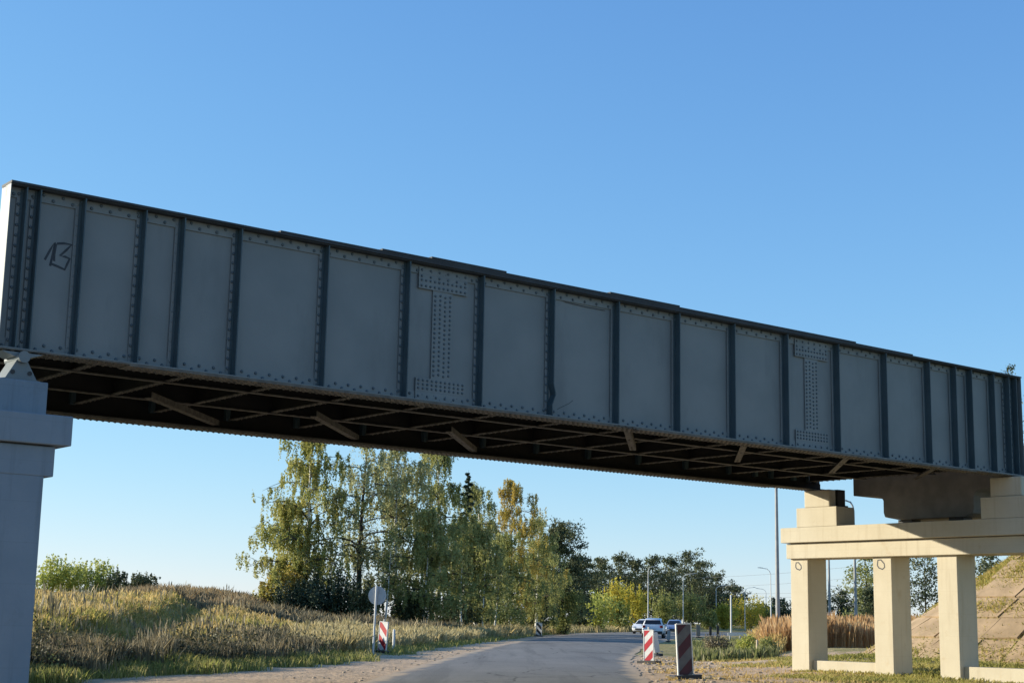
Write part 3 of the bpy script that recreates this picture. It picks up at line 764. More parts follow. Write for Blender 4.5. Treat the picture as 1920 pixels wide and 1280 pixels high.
T('birch_tree', 'low wide birch at the left foot of the grove above the yellow bush', 535, 950, 103, 165, 'birch', 'birchyel', 24, n=18200, size=0.080, cb=.1, bark='birchbark', group=BG)
T('spruce_tree', 'dark pointed spruce spire rising between the birches', 872, 880, 115, 80, 'spruce', 'spruce', 8, n=14375, size=0.111, cb=.1)
T('oak_tree', 'dark round crowned tree ending the grove at its right', 1045, 1000, 152, 110, 'broad', 'dark', 9, n=18686, size=.12, cb=.2)
T('oak_tree', 'dark leafy tree with orange touches beside the round crowned tree', 1012, 1025, 147, 80, 'broad', 'olive', 10, n=12937, size=0.114, cb=.12)
T('bush', 'tall dark bush at the foot of the dark trunked birch', 622, 1062, 101, 130, 'bush', 'spruce', 11, n=8750, size=0.081, cat='bush')
T('bush', 'wide dark bush below the leftmost birch beside the yellow bush', 565, 1085, 100, 130, 'bush', 'spruce', 12, n=8125, size=0.081, cat='bush')
T('bush', 'dark dense bush just left of the round sign', 672, 1085, 100, 110, 'bush', 'dark', 13, n=7500, size=0.081, cat='bush')
T('bush', 'yellow orange bush at the left foot of the birch grove', 528, 1062, 102, 105, 'bush', 'rust', 14, n=7500, size=0.080, cat='bush')
T('bush', 'dark bush on the grass at the far left end of the grove', 490, 1115, 102, 60, 'bush', 'spruce', 15, n=3750, size=0.080, cat='bush')
T('bush', 'dark shadowy bush under the birches right of the striped board', 770, 1105, 103, 90, 'bush', 'dark', 16, n=4875, size=0.086, cat='bush')
T('bush', 'broad dark bush in the middle foot of the grove', 845, 1115, 110, 120, 'bush', 'dark', 17, n=5625, size=0.082, cat='bush')
T('bush', 'olive bush low under the golden topped birch', 925, 1110, 126, 110, 'bush', 'olive', 18, n=5625, size=0.077, cat='bush')
T('bush', 'dark green bush at the roadside end of the grove', 1000, 1105, 142, 110, 'bush', 'dark', 19, n=5625, size=0.094, cat='bush')
T('bush', 'green roadside bush below the dark round crowned tree', 1055, 1095, 150, 90, 'bush', 'olive', 20, n=5625, size=.09, cat='bush')

for i, (x, yt, Y, ln_, lab) in enumerate(((720, 985, 101, .04, 'slender white birch trunk just right of the round sign'), (797, 1000, 105, .02, 'slender white birch trunk in the dark gap right of the striped board'), (866, 1010, 108, .015, 'slender white birch trunk below the spruce spire'), (904, 985, 114, .03, 'leaning slender white birch trunk under the golden topped birch'), (925, 1040, 118, .06, 'short leaning white birch trunk at the right foot of the grove'))):
    T('young_birch', lab, x, yt, Y, 50, 'thin', 'birch', 140 + i, n=1900, size=.08, cb=.38, bark='birchbark', lean=(ln_, 0), trunk_r=.08)
# willows on the left crest
for i, (x, yt, Y, w, lf, lab) in enumerate(((85, 1040, 150, 85, 'lime', 'yellow green willow bush beside the left pier on the crest'),
        (130, 1044, 152, 85, 'lime', 'yellow green willow bush second from the left pier'),
        (180, 1048, 150, 85, 'lime', 'olive willow bush in the middle of the crest thicket'),
        (215, 1068, 148, 55, 'dark', 'dark bush at the right end of the crest thicket'),
        (262, 1074, 146, 75, 'dark', 'small dark bush standing apart on the left crest'))):
    T('willow_bush', lab, x, yt, Y, w, 'bush', lf, 30 + i, n=3200, size=.13, cat='bush', group='bushes on the left crest')

# yellow and green bushes beyond the bend
for i, (x, yt, Y, w, lf, lab) in enumerate(((1120, 1106, 192, 104, 'lime', 'light green rounded bush at the road bend left of the cars'),
        (1154, 1088, 208, 64, 'yellow', 'tall yellow bush with a pointed top at the bend'),
        (1190, 1090, 226, 76, 'yellow', 'yellow autumn bush directly left of the first lamp post'),
        (1160, 1130, 208, 70, 'olive', 'olive undergrowth bush below the yellow bushes'),
        (1242, 1105, 240, 60, 'olive', 'olive green bush behind the white cars between two lamp posts'),
        (1292, 1098, 264, 80, 'olive', 'wide olive bush right of the curved lamp post'),
        (1330, 1145, 262, 45, 'olive', 'grey green sapling bush right of the parked cars'),
        (1358, 1130, 266, 64, 'yellow', 'bright yellow bush in front of the dark wood'),
        (1405, 1116, 282, 92, 'yellow', 'large yellow green bush behind the bare white post'),
        (1432, 1132, 286, 50, 'olive', 'dark olive bush right of the large yellow green bush'))):
    T('roadside_bush', lab, x, yt, Y, w, 'bush', lf, 40 + i, n=2600, size=.16, cat='bush')
# the dark wood
WD = 'trees of the dark wood beyond the bend'
for i, (x, yt, Y, w) in enumerate(((1095, 1075, 236, 80), (1125, 1068, 250, 80), (1160, 1060, 262, 85), (1192, 1068, 268, 80), (1225, 1062, 274, 85), (1258, 1066, 278, 80),
        (1290, 1060, 288, 90), (1315, 1072, 294, 70), (1345, 1092, 302, 60), (1380, 1115, 312, 50), (1075, 1090, 185, 60), (1300, 1110, 298, 90), (1250, 1110, 282, 90), (1340, 1125, 304, 70), (1180, 1110, 270, 80))):
    T('woodland_tree', 'dark green leafy tree in the wood beyond the road bend', x, yt - 10, Y, w, 'broad', 'dark', 60 + i, n=5000, size=.19, cb=.08, group=WD)
T('bare_tree', 'thin half bare tree poking above the wood left of the wires', 1372, 1088, 312, 36, 'thin', 'dark', 80, n=500, size=.12, cb=.35, sparse=.6)
for i, (x, yt, Y, w) in enumerate(((1460, 1135, 300, 60), (1500, 1140, 310, 60), (1425, 1148, 310, 60), (1540, 1128, 300, 60), (1580, 1115, 300, 60), (1385, 1150, 320, 60), (1620, 1110, 300, 70))):
    T('woodland_tree', 'low dark tree in the distant line behind the sunlit pier', x, yt, Y, w, 'broad', 'dark', 90 + i, n=3000, size=.22, cb=.05, group='distant trees behind the right pier')
# trees seen through the right pier
T('poplar_tree', 'pale green loose crowned tree seen between the first two pier columns', 1622, 1035, 150, 78, 'broad', 'olive', 101, n=4200, size=.12, cb=.1)
T('poplar_tree', 'dense green bush-like tree low between the first two pier columns', 1638, 1110, 140, 60, 'broad', 'dark', 102, n=3000, size=.13, cb=.05)
T('poplar_tree', 'sparse green tree with sky showing between the second and third columns', 1738, 1030, 120, 90, 'broad', 'dark', 103, n=3000, size=.11, cb=.05, sparse=.7)
T('poplar_tree', 'dark tree standing behind the embankment shoulder', 1862, 1030, 115, 80, 'broad', 'dark', 104, n=3500, size=.12, cb=.05)
T('pine_tree', 'tall tree whose leafy tip shows above the right end of the bridge', 1912, 676, 100, 70, 'thin', 'dark', 105, n=2200, size=.10, cb=.45)

# ------------------------------------------------------------------ grass (stuff)
def grass(name, label_, n, area, hr, matl, seed, wid=(.006, .00026), lean=.4, tuft=9, spread=.17, heads=0, kindstuff=True):
    """area(rng, m) -> X, Y arrays (already masked)"""
    rng = np.random.default_rng(seed)
    X, Y = area(rng, n)
    k = tuft
    X = np.repeat(X, k) + rng.normal(size=len(X) * k) * spread; Y = np.repeat(Y, k) + rng.normal(size=len(Y) * k) * spread
    Z = terrain(X, Y) - .03
    h = rng.uniform(hr[0], hr[1], len(X)) * (.75 + .35 * (wob(X, Y, 1.6) + .5))
    az = rng.uniform(0, 6.283, len(X)); ln = np.abs(rng.normal(size=len(X))) * lean * h
    w = (wid[0] + wid[1] * Y) * rng.uniform(.6, 1.3, len(X))
    wa = rng.uniform(0, 3.1416, len(X)); dx, dy = np.cos(wa) * w, np.sin(wa) * w
    P = np.stack([X, Y, Z], 1); mid = P + np.stack([np.cos(az) * ln * .35, np.sin(az) * ln * .35, h * .6], 1); tip = P + np.stack([np.cos(az) * ln, np.sin(az) * ln, h], 1)
    D = np.stack([dx, dy, 0 * dx], 1)
    if heads:     # seed-head: the blade is widest near its tip
        V = np.stack([P - D * .35, P + D * .35, mid + D * .4, tip - (tip - mid) * .4 + D * heads, tip, tip - (tip - mid) * .4 - D * heads, mid - D * .4], 1).reshape(-1, 3); kk = 7
    else:
        V = np.stack([P - D, P + D, mid + D * .7, tip, mid - D * .7], 1).reshape(-1, 3); kk = 5
    return tag(quads_mesh(name, V, kk, matl), label_, 'grass', kind='stuff')

def area(x0, x1, y0, y1, mask):
    def fn(rng, n):
        A, B_ = [], []; got = 0
        for _ in range(60):
            Y = 1 / rng.uniform(1 / y1 ** 1.3, 1 / y0 ** 1.3, n * 3) ** (1 / 1.3)
            X = rng.uniform(x0, x1, n * 3)
            # keep what the lens could plausibly see from here or a step aside
            k = (np.abs(X) < .37 * Y + 3) & mask(X, Y, rng.random(n * 3))
            A.append(X[k]); B_.append(Y[k]); got += k.sum()
            if got >= n: break
        return np.concatenate(A)[:n], np.concatenate(B_)[:n]
    return fn
dl = lambda X, Y: eS(Y) - X
_J = np.array([(p.x * BX - (p.y + OFF) * BY, p.x * BY + (p.y + OFF) * BX) for p in JOINT])
grass('joint_weeds', 'weeds growing in the joints of the slab paving', len(_J), lambda rng, n: (_J[:, 0], _J[:, 1]), (.03, .12), G['verge'], 40, lean=.8, tuft=10, spread=.05)
grass('verge_grass', 'low green grass along the sandy left shoulder', 3300, area(-14, 4, 26, 150, lambda X, Y, q: (dl(X, Y) > -.15 + .7 * wob(X, Y, 1.4)) & (dl(X, Y) < 2.6) & (q < 1.2 - .4 * dl(X, Y)) & ~((X > -.09 * Y) & (X < -.072 * Y) & (Y < 57) & (Y > 47))), (.10, .34), G['verge'], 1)
grass('dead_weeds', 'dark dead weeds in a band behind the left verge', 3300, area(-16, -3.5, 27, 62, lambda X, Y, q: (dl(X, Y) > 1.2 + .8 * wob(X, Y, 1.6)) & (dl(X, Y) < 3.6 + 2.6 * wob(X, Y, 2.6)) & (wob(X, Y, 1.0) > -.45) & (X < -.105 * Y) & (q < .3 + 1.2 * ss(-.12 , -.2, X / Y))), (.28, .72), G['weed'], 2, wid=(.009, .0003), lean=.3, tuft=9)
grass('meadow_grass', 'yellow green tall grass over the left slope', 11000, area(-30, -3, 32, 100, lambda X, Y, q: (dl(X, Y) > 2.0 + wob(X, Y, 2)) & (dl(X, Y) < 22) & (X < -.085 * Y) ), (.2, .45), G['meadow'], 3)
grass('straw_grass', 'straw coloured dry grass on the upper left field', 8000, area(-48, -3, 34, 140, lambda X, Y, q: (dl(X, Y) > 3) & (X < -.09 * Y) & (q < .1 + ss(4, 16, dl(X, Y)) * ss(-.35, .3, wob(X, Y, 4)))), (.2, .55), G['straw'], 4, heads=1.1)
grass('brown_weeds', 'brown weeds along the crest of the left field', 5000, area(-42, -12, 70, 150, lambda X, Y, q: (dl(X, Y) > 12) & (X > -.25 * Y) & (X < -.12 * Y) & (Y > 85)), (.3, .8), G['brown'], 5, wid=(.009, .0004))
grass('plume_grass', 'grey straw plumes at the foot of the grove', 4800, area(-12, 6, 50, 150, lambda X, Y, q: (dl(X, Y) > .7 + .5 * wob(X, Y, 1.7)) & (dl(X, Y) < 4.5) & (X > -.135 * Y) & ~((X > -.094 * Y) & (X < -.066 * Y) & (Y < 62) & (dl(X, Y) < 2.2))), (.3, .8), G['plume'], 6, heads=1.2)
grass('under_grass', 'dark undergrowth beneath the grove', 3000, area(-22, 5, 80, 150, lambda X, Y, q: (dl(X, Y) > 3) & (dl(X, Y) < 12) & (X > -.17 * Y)), (.4, 1.1), G['weed'], 7, wid=(.02, .0005))
grass('tall_forbs', 'scattered tall dark stalks standing over the left meadow', 600, area(-40, -3, 32, 120, lambda X, Y, q: (dl(X, Y) > 2.5) & (X < -.09 * Y) & (wob(X, Y, 1.7) > .15)), (.5, 1.05), G['weed'], 30, wid=(.007, .0003), lean=.15, tuft=6, spread=.25, heads=1.0)
grass('dry_patches', 'patches of pale flattened dry grass on the left slope', 2500, area(-30, -3, 32, 100, lambda X, Y, q: (dl(X, Y) > 3) & (X < -.09 * Y) & (wob(X + 9, Y - 4, 2.1) > .2)), (.12, .35), G['straw'], 31, lean=1.3)
def leafy(name, label_, nclump, nleaf, area_fn, hr, matl, seed, size=.045):
    rng = np.random.default_rng(seed); X, Y = area_fn(rng, nclump); hh = rng.uniform(hr[0], hr[1], len(X))
    C = np.repeat(np.stack([X, Y, terrain(X, Y)], 1), nleaf, 0); H = np.repeat(hh, nleaf)
    o = rng.normal(size=(len(C), 3)) * np.stack([H * .42, H * .42, H * 0], 1); u = rng.random(len(C))
    C = C + o; C[:, 2] += u ** .8 * H * np.exp(-(o[:, 0] ** 2 + o[:, 1] ** 2) / (H * .75) ** 2) + .03
    return tag(quads_mesh(name, leaves(C, size, rng, .1), 4, matl), label_, 'weeds', kind='stuff')
leafy('leafy_weeds', 'low dark leafy weeds in patches behind the left verge', 420, 70, area(-16, -3.5, 28, 62, lambda X, Y, q: (dl(X, Y) > 1.2 + .6 * wob(X, Y, 1.5)) & (dl(X, Y) < 4.6) & (X < -.10 * Y) & (wob(X + 3, Y, 1.6) > -.05)), (.35, .85), leafmat('dark leafy weeds', [(.05, .055, .03), (.10, .10, .05), (.20, .165, .09)], .7, .25), 50)
leafy('flowering_weeds', 'pale green leafy weeds dotted over the left slope', 260, 45, area(-30, -3, 30, 85, lambda X, Y, q: (dl(X, Y) > .5) & (dl(X, Y) < 16) & (X < -.07 * Y)), (.2, .55), leafmat('pale weed leaves', [(.22, .25, .08), (.34, .35, .13), (.46, .42, .2)], .7, .4), 51, size=.035)
drr = lambda X, Y: X - eR(Y)
bl = lambda X, Y: X * BX + Y * BY
fl = lambda X, Y: -X * BY + Y * BX - OFF
grass('pier_grass', 'short green grass around the right pier', 5200, area(3, 24, 30, 62, lambda X, Y, q: (drr(X, Y) > 4.6 + 2.4 * wob(X, Y, 1.5)) & (bl(X, Y) < 41)), (.04, .15), G['green'], 8, wid=(.010, .0003), lean=.8)
grass('sandy_tufts', 'sparse dry tufts on the sand right of the road', 500, area(3, 14, 32, 62, lambda X, Y, q: (drr(X, Y) > .5) & (drr(X, Y) < 6) & (wob(X, Y, 1.1) > .12)), (.04, .14), G['straw'], 9, lean=.8)
grass('brown_reeds', 'tall brown reeds behind the right pier', 3800, area(11, 34, 66, 100, lambda X, Y, q: (X > .168 * Y) & (X < .285 * Y) & (bl(X, Y) < 82)), (.7, 1.4), G['reed'], 10, heads=1.6, lean=.15)
grass('ditch_weeds', 'green weeds in the ditch right of the road', 1000, area(6, 14, 55, 85, lambda X, Y, q: (drr(X, Y) > 1.6) & (X < .168 * Y + .3) & (X > .122 * Y) & (wob(X, Y, 1.2) > -.25)), (.15, .6), leafmat('ditch weed leaves', [(.12, .14, .05), (.22, .24, .09), (.34, .31, .16)], .9), 11, wid=(.02, .0004))
grass('dry_tall_grass', 'dry tall grass by the tall mast', 1300, area(11, 20, 62, 100, lambda X, Y, q: (X > .162 * Y) & (X < .185 * Y) & (np.abs(X - .1815 * Y) > .35)), (.35, .9), G['straw'], 12, heads=1.5)
grass('bend_grass', 'rough grass beyond the road bend', 2600, area(-4, 40, 105, 230, lambda X, Y, q: ((dl(X, Y) > 0) & (dl(X, Y) < 8))), (.4, 1.0), G['plume'], 13)
grass('embankment_grass', 'dry grass on the railway embankment', 6500, area(8, 34, 40, 90, lambda X, Y, q: (terrain(X, Y) > .5) & (bl(X, Y) > 38) & ((terrain(X, Y) > 2.55) | ((terrain(X, Y) > 1.85) & (terrain(X, Y) < 2.1)) | (terrain(X, Y) < .52) | (q < .02))), (.07, .22), G['meadow'], 14, lean=.6)

for i, (x, yt, Y, w, lf, lab) in enumerate(((1342, 1186, 62, 60, 'weed', 'grey dead stalky bush in the ditch beside the nearest board'), (1400, 1192, 64, 50, 'lime', 'light green weed bush in the ditch before the guard rail'), (1438, 1196, 60, 40, 'olive', 'small olive weed bush left of the wooden stake'))):
    X, Y_, zt_, rad = tpx(x, yt, Y, w); tree('weed_bush', lab, X, Y_, zt_, rad, 'bush', L[lf] if lf in L else G[lf], 120 + i, n=1500, size=.05, cat='bush')
# ------------------------------------------------------------------ road furniture
def striped_board(label, x, yb, Y, rot, lean, slope, cols, H=1.16, W=.40, back=False):
    P = at(x, yb, Y); z0 = tz(P[0], Y)
    r = empty('striped_board', (P[0], Y, z0), label, 'warning board', 'striped warning boards along the road', 0)
    r.rotation_euler = (0, lean, rot)
    b = MB(); b.box(-W / 2, W / 2, -.02, .02, .10, .10 + H); b.build('panel', cols[0], r, .006)
    f = MB()
    for a in (-1, 1):
        f.box(a * (W / 2 + .012) - .014, a * (W / 2 + .012) + .014, -.03, .03, .09, .11 + H)
    f.box(-W / 2 + .003, W / 2 - .003, -.028, .028, .11 + H - .02, .12 + H); f.build('frame', M['white'], r, .004)
    # diagonal stripes, clipped to the panel
    per = H * .49; hs = per * .5
    s = MB(); wv = W / 2 - .012
    for k in range(-2, 4):
        zc = .10 + H - .28 * H * (0 if slope > 0 else 1) + hs * .2 - k * per
        pts = []
        N = 8
        lo_, hi_ = [], []
        for i in range(N + 1):
            xx = -wv + 2 * wv * i / N; c_ = zc + slope * xx
            lo_.append((xx, min(max(c_ - hs / 2, .105), .095 + H))); hi_.append((xx, min(max(c_ + hs / 2, .105), .095 + H)))
        for i in range(N):
            if hi_[i][1] - lo_[i][1] < .004 and hi_[i + 1][1] - lo_[i + 1][1] < .004: continue
            s.add([(lo_[i][0], -.0225, lo_[i][1]), (lo_[i + 1][0], -.0225, lo_[i + 1][1]), (hi_[i + 1][0], -.0225, hi_[i + 1][1]), (hi_[i][0], -.0225, hi_[i][1])], [(0, 1, 2, 3)])
    s.build('stripes', cols[1], r)
    k_ = MB(); k_.tube([(0, 0, .12 + H), (0, 0, .21 + H)], [.03, .028], 8); k_.build('top_grip', M['white'], r)
    k_ = MB(); k_.prism([(-.34, -.2), (.34, -.2), (.38, 0), (.34, .2), (-.34, .2), (-.38, 0)], 'z', -.05, .09); k_.box(-.06, .06, -.05, .05, .09, .10)
    k_.build('foot', M['conc'] if H > 1.2 else M['dark'], r, .015)
    return r
striped_board('red and white striped board leaning beside the round sign on the left verge', 716, 1224, 57.1, R(-38), R(3.5), -1.0, (M['white'], M['red']), 1.02, .38)
striped_board('narrow black and white striped board far along the left road edge', 1010, 1191, 128, R(-20), R(2), -1.0, (M['white'], M['black']), 1.0, .46)
striped_board('bright red and white striped board further up the right road edge', 1217, 1242, 50, R(-36), R(-1), 1.0, (M['white'], M['red']), .96, .33)
striped_board('large shaded dark red striped board nearest on the right roadside sand', 1286, 1274, 36.6, R(14), R(-3), 1.0, (M['shadewhite'], M['shadered']), 1.17, .345)

def pole_stub(name, label, cat, x, y, Y, h, r, m, group=None, rot=0):
    P = at(x, y, Y); z = tz(P[0], Y)
    b = MB(); b.tube([(0, 0, -.2), (0, 0, h * .96), (0, 0, h)], [r, r, r * .55], 8)
    o = b.build(name, m); o.location = (P[0], Y, z); return tag(o, label, cat, group)
def back_board(label, x, yb, Y, h, w, m, rot=.2, lean=0):
    P = at(x, yb, Y); z = tz(P[0], Y)
    r = empty('delineator', (P[0], Y, z), label, 'road marker', 'road markers by the junction'); r.rotation_euler = (0, lean, rot)
    b = MB(); b.box(-w / 2, w / 2, -.03, .03, .15, h); b.build('panel', m, r, .02)
    b = MB(); b.box(-w * .7, w * .7, -.15, .15, 0, .1); b.box(-.04, .04, -.028, .028, .1, .15); b.build('foot', M['dark'], r, .02)
back_board('tilted back of a marker board behind the bright red striped board', 1233, 1225, 62, .95, .26, M['white'], R(35), R(-9))
back_board('dark low marker standing between the white car and the blue car', 1253, 1201, 105, .78, .22, M['polegrey'], 0, R(4))
back_board('pale marker by the junction left of the two dark markers', 1309, 1192, 141, 1.15, .4, M['conc'])
back_board('dark marker by the junction, middle one of three', 1332, 1190, 155, 1.0, .28, M['dark'])
back_board('dark marker by the junction nearest the bare white post', 1346, 1191, 155, 1.1, .28, M['dark'])
# round sign, seen from the back
P = at(702, 1226, 54.5)
sg = empty('road_sign', (P[0] - .05, 54.5, tz(P[0], 54.5)), 'grey back of a round traffic sign on a white post at the left verge', 'road sign')
sg.rotation_euler = (0, R(1.2), R(-8))
b = MB(); b.tube([(0, 0, -.3), (0, 0, 2.36)], .038, 10); b.tube([(0, 0, 2.36), (0, 0, 2.38)], [.038, .02], 10); b.build('post', M['pole'], sg)
b = MB(); n = 40
b.tube([(0.03, .058, 2.03), (0.03, .070, 2.03)], .325, n); b.tube([(0.03, .050, 2.03), (0.03, .062, 2.03)], [.327, .327], n)
b.build('disc', M['galv'], sg)
b = MB()
for z in (1.88, 2.18): b.box(-.07, .10, .028, .055, z - .02, z + .02)
b.build('clamp', M['galv'], sg)
b = pole_stub('marker_post', 'short pale post half hidden in grass right of the striped board', 'post', 738, 1210, 60, .85, .05, M['white'])
pole_stub('marker_stake', 'slim pale wooden stake on the sandy rise left of the pier', 'stake', 1420, 1226, 57, .72, .045, M['wood'])

# ------------------------------------------------------------------ lamp posts
def lamp(label, x, yb, ytop, Y, arm, m='pole', rbase=.085, base=False, head=True, zoff=0, group='street lamps along the far road'):
    P = at(x, yb, Y); T_ = at(x, ytop, Y); z0 = tz(P[0], Y); h = T_[2] - z0
    r = empty('street_lamp', (P[0], Y, z0), label, 'street lamp', group)
    b = MB(); b.tube([(0, 0, -.3), (0, 0, h * .5), (0, 0, h)], [rbase, rbase * .8, rbase * .55], 8); b.build('pole', M[m], r)
    if arm:
        L_ = abs(arm); s = 1 if arm > 0 else -1
        b = MB(); b.tube([(0, 0, h), (s * .12 * L_, 0, h + .35), (s * .4 * L_, 0, h + .62), (s * L_, 0, h + .72)], [rbase * .55, rbase * .5, rbase * .5, rbase * .45], 6); b.build('arm', M[m], r)
        q_ = min(1, h / 9); b = MB(); b.prism([(s * (L_ - .1), h + .68), (s * (L_ + .65 * q_), h + .73), (s * (L_ + .7 * q_), h + .77), (s * (L_ + .3 * q_), h + .80), (s * (L_ - .1), h + .76)], 'y', -.12, .12); b.build('lamp_head', M['galv'], r, .02)
    if base:
        b = MB(); b.tube([(0, 0, -.2), (0, 0, .75), (0, 0, .80)], [.19, .19, .13], 10); b.build('base', M['pole'], r)
        b = MB(); b.box(.08, .22, -.08, .05, .25, .5); b.build('hatch', M['red'], r)
    return r
lamp('tall grey mast with a thick pale base left of the sunlit pier', 1459, 1192, 880, 90, 0, 'polegrey', .14, True, group=None)
lamp('white lamp post without visible arm, leftmost behind the cars', 1215, 1168, 1071, 222, .6)
lamp('white lamp post with curved arm to the right, behind the blue car', 1281, 1172, 1083, 246, 1.7)
lamp('thin lamp post in front of the dark wood left of the bare post', 1343, 1170, 1104, 272, 1.4)
lamp('white lamp post rising from the large yellow green bush', 1397, 1182, 1108, 272, 1.5)
lamp('taller white lamp post with its arm to the left beside the mast', 1446, 1178, 1076, 181, -1.0)
lamp('white lamp post just left of the taller one with arm to the left', 1437, 1178, 1110, 296, -1.5)
lamp('tall dark lamp post with bent arm to the left above the pier cap', 1605, 1160, 957, 110, -.55, 'polegrey', .13)
lamp('dark straight lamp post hugging the first pier column', 1556, 1160, 990, 112, -1.0, 'polegrey', .11)
lamp('small far lamp post between the first two pier columns, arm to the left', 1572, 1158, 1104, 340, -1.6)
lamp('far white post right beside the tall dark lamp post', 1600, 1158, 1112, 340, 1.0)
P = at(1371, 1190, 166)
b = MB(); b.tube([(0, 0, -.2), (0, 0, 4.4)], [.09, .085], 8); o = b.build('bare_post', M['pole']); o.location = (P[0], 166, tz(P[0], 166)); tag(o, 'bare white post in the middle of the junction before the yellow bushes', 'post')

# low barrier by the culvert
P = at(1388, 1187, 120)
gb = empty('guard_rail', (P[0], 120, tz(P[0], 120)), 'low pale guard rail with an upturned end by the ditch', 'barrier', rz=R(8))
b = MB(); b.prism([(-.05, .5), (-.02, .52), (-.05, .58), (0, .62), (-.05, .66), (-.02, .72), (-.05, .74)], 'x', -1.0, .9) if False else b.bar((-1.0, 0, .42), (.75, 0, .42), .05, .22); b.bar((.72, 0, .45), (1.15, 0, .85), .05, .16); b.build('rail', M['white'], gb, .01)
for x in (-.8, .0, .7):
    b = MB(); b.box(x - .05, x + .05, .028, .12, -.2, .5); b.build('post', M['galv'], gb)

# overhead wires in the distance
for i, (xa, ya, xb_, yb_, lab) in enumerate(((1300, 1083, 1720, 1046, 'topmost thin overhead wire crossing the sky left of the pier'), (1320, 1100, 1720, 1068, 'second thin overhead wire left of the pier'), (1400, 1112, 1720, 1092, 'third thin overhead wire left of the pier'), (1395, 1118, 1720, 1103, 'lowest thin overhead wire left of the pier'))):
    A = Vector(at(xa, ya, 260)); B_ = Vector(at(xb_, yb_, 235))
    pts = []
    for k in range(17):
        u = k / 16; p = A.lerp(B_, u); p.z -= 4 * .5 * u * (1 - u); pts.append(p)
    w = MB(); w.tube(pts, .018, 4); tag(w.build('overhead_wire', M['polegrey']), lab, 'wire', 'overhead wires')

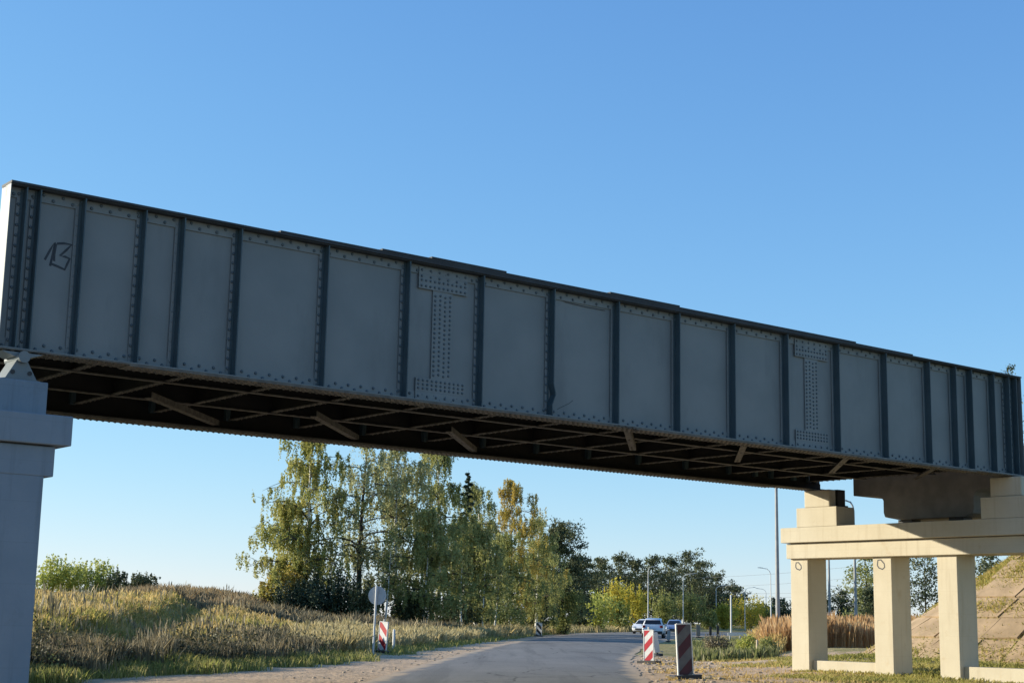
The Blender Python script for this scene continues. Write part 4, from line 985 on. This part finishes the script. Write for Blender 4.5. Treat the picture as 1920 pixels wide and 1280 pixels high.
# ------------------------------------------------------------------ cars
def car(label, x, yb, Y, heading, paint, suv=True):
    P = at(x, yb, Y)
    r = empty('car', (P[0], Y, .05), label, 'car', 'cars at the road bend', heading)
    # local: front towards -y
    W = .92; top = [(-2.2, .62), (-2.14, .82), (-1.95, .92), (-1.15, 1.03), (-.35, 1.52), (.2, 1.62), (1.2, 1.60), (1.78, 1.48), (2.12, 1.05), (2.2, .8), (2.22, .55)]
    belt = 1.0
    rings = []
    for (y, zt_) in top:
        e = min(1, .80 + .22 * math.sqrt(max(0, 1 - (abs(y) / 2.25) ** 4)))
        w = W * e; zb = .30 if abs(y) < 2.0 else .40
        zm = min(belt, zt_ - .02)
        inn = w - max(0, (zt_ - belt)) * .42
        rings.append([(w * .9, y, zb), (w, y, zb + .14), (w * 1.01, y, .62 if zt_ > .7 else .5), (w * .985, y, zm), (inn * .97 if zt_ > belt else w * .9, y, zt_ - .035), (inn * .8 if zt_ > belt else w * .7, y, zt_)])
    b = MB(); vs_ = []; n = 12
    for rg in rings:
        vs_ += rg + [(-x_, y_, z_) for x_, y_, z_ in rg[::-1]]
    fs_ = []
    for i in range(len(rings) - 1):
        for k in range(n): fs_.append((i * n + k, (i + 1) * n + k, (i + 1) * n + (k + 1) % n, i * n + (k + 1) % n))
    fs_.append(tuple(range(n))); fs_.append(tuple((len(rings) - 1) * n + k for k in range(n - 1, -1, -1)))
    b.add(vs_, fs_, 0, True); body = b.build('body', M[paint], r)
    def pane(name, q, m, out):
        o_ = Vector(out); c_ = MB(); q = [Vector(p) for p in q]
        c_.add([p + o_ * .012 for p in q] + [p - o_ * .02 for p in q], [(0, 1, 2, 3), (7, 6, 5, 4), (0, 4, 5, 1), (1, 5, 6, 2), (2, 6, 7, 3), (3, 7, 4, 0)]); return c_.build(name, m, r)
    pane('windscreen', [(-.74, -1.08, 1.085), (.74, -1.08, 1.085), (.58, -.42, 1.49), (-.58, -.42, 1.49)], M['glass'], (0, -.55, .83))
    pane('rear_window', [(.70, 2.08, 1.13), (-.70, 2.08, 1.13), (-.60, 1.82, 1.45), (.60, 1.82, 1.45)], M['glass'], (0, .8, .6))
    for s in (1, -1):
        q = [(s * .90, -.95, 1.06), (s * .90, 1.75, 1.10), (s * .71, 1.55, 1.46), (s * .69, -.35, 1.46)]
        pane('side_window', q if s > 0 else q[::-1], M['glass'], (s * .92, 0, .38))
        c_ = MB(); c_.box(min(s * .5, s * .80), max(s * .5, s * .80), -2.215, -2.10, .66, .82); c_.build('headlight', M['lens'], r, .02)
        c_ = MB(); c_.box(min(s * .60, s * .84), max(s * .60, s * .84), 2.05, 2.21, .82, 1.02); c_.build('tail_light', M['tail'], r, .02)
        c_ = MB(); c_.box(min(s * .88, s * 1.08), max(s * .88, s * 1.08), -.95, -.82, .98, 1.12); c_.build('mirror', M[paint], r, .02)
        for y in (-1.38, 1.36):
            t_ = MB(); t_.tube([(s * .70, y, .33), (s * .90, y, .33)], .34, 20); t_.tube([(s * .90, y, .33), (s * .925, y, .33)], [.34, .28], 20); t_.build('tyre', M['rubber'], r)
            t_ = MB(); t_.tube([(s * .90, y, .33), (s * .932, y, .33)], [.22, .19], 14); t_.build('rim', M['galv'], r)
    c_ = MB(); c_.box(-.78, .78, 2.14, 2.26, .32, .56); c_.build('rear_bumper', M['dark'], r, .03)
    c_ = MB(); c_.box(-.45, .45, -2.235, -2.15, .42, .60); c_.build('grille', M['dark'], r, .02)
    c_ = MB(); c_.box(-.26, .26, 2.205, 2.232, .66, .77); c_.build('number_plate', M['white'], r)
    return r
car('white hatchback seen from behind driving off at the bend', 1226, 1196, 130, R(172), 'carwhite')
car('silver white car coming round the bend behind the white hatchback', 1209, 1188, 172, R(-22), 'carwhite')
car('blue silver car at the junction right of the white hatchback', 1265, 1187, 176, R(-10), 'carblue')

# ------------------------------------------------------------------ rubble
rb = MB(); rs = random.Random(4)
def rock(X, Y, s):
    z = tz(X, Y); k = 7; v = []
    for lv, rr_ in ((-.3, .8), (.25, 1), (.6, .6)):
        for i in range(k):
            an = 6.283 * i / k; q = s * rr_ * rs.uniform(.7, 1.2); v.append((X + math.cos(an) * q * 1.4, Y + math.sin(an) * q, z + lv * s))
    f = [(a * k + i, a * k + (i + 1) % k, (a + 1) * k + (i + 1) % k, (a + 1) * k + i) for a in range(2) for i in range(k)] + [tuple(2 * k + i for i in range(k))]
    rb.add(v, f)
for _ in range(260):
    Y = rs.uniform(33, 62); X = float(eR(Y)) + abs(rs.gauss(1.2, 1.6)) + .15; rock(X, Y, rs.uniform(.02, .07))
for _ in range(120):
    Y = rs.uniform(30, 75); X = float(eL(Y)) - abs(rs.gauss(.4, .9)) - .1; rock(X, Y, rs.uniform(.015, .045))
for x, y in ((1290, 1218), (1300, 1222), (1310, 1217), (1318, 1226), (1325, 1219), (1330, 1228), (1280, 1224), (1305, 1229), (1240, 1217), (1350, 1262), (1330, 1260), (1395, 1272)):
    Y = 2842 * 1.2 / (y - 1169); P = at(x, y, Y); rock(P[0], Y, rs.uniform(.07, .15))
tag(rb.build('rubble', M['stone']), 'scattered stones and clods on the sandy roadsides', 'rubble', kind='stuff')
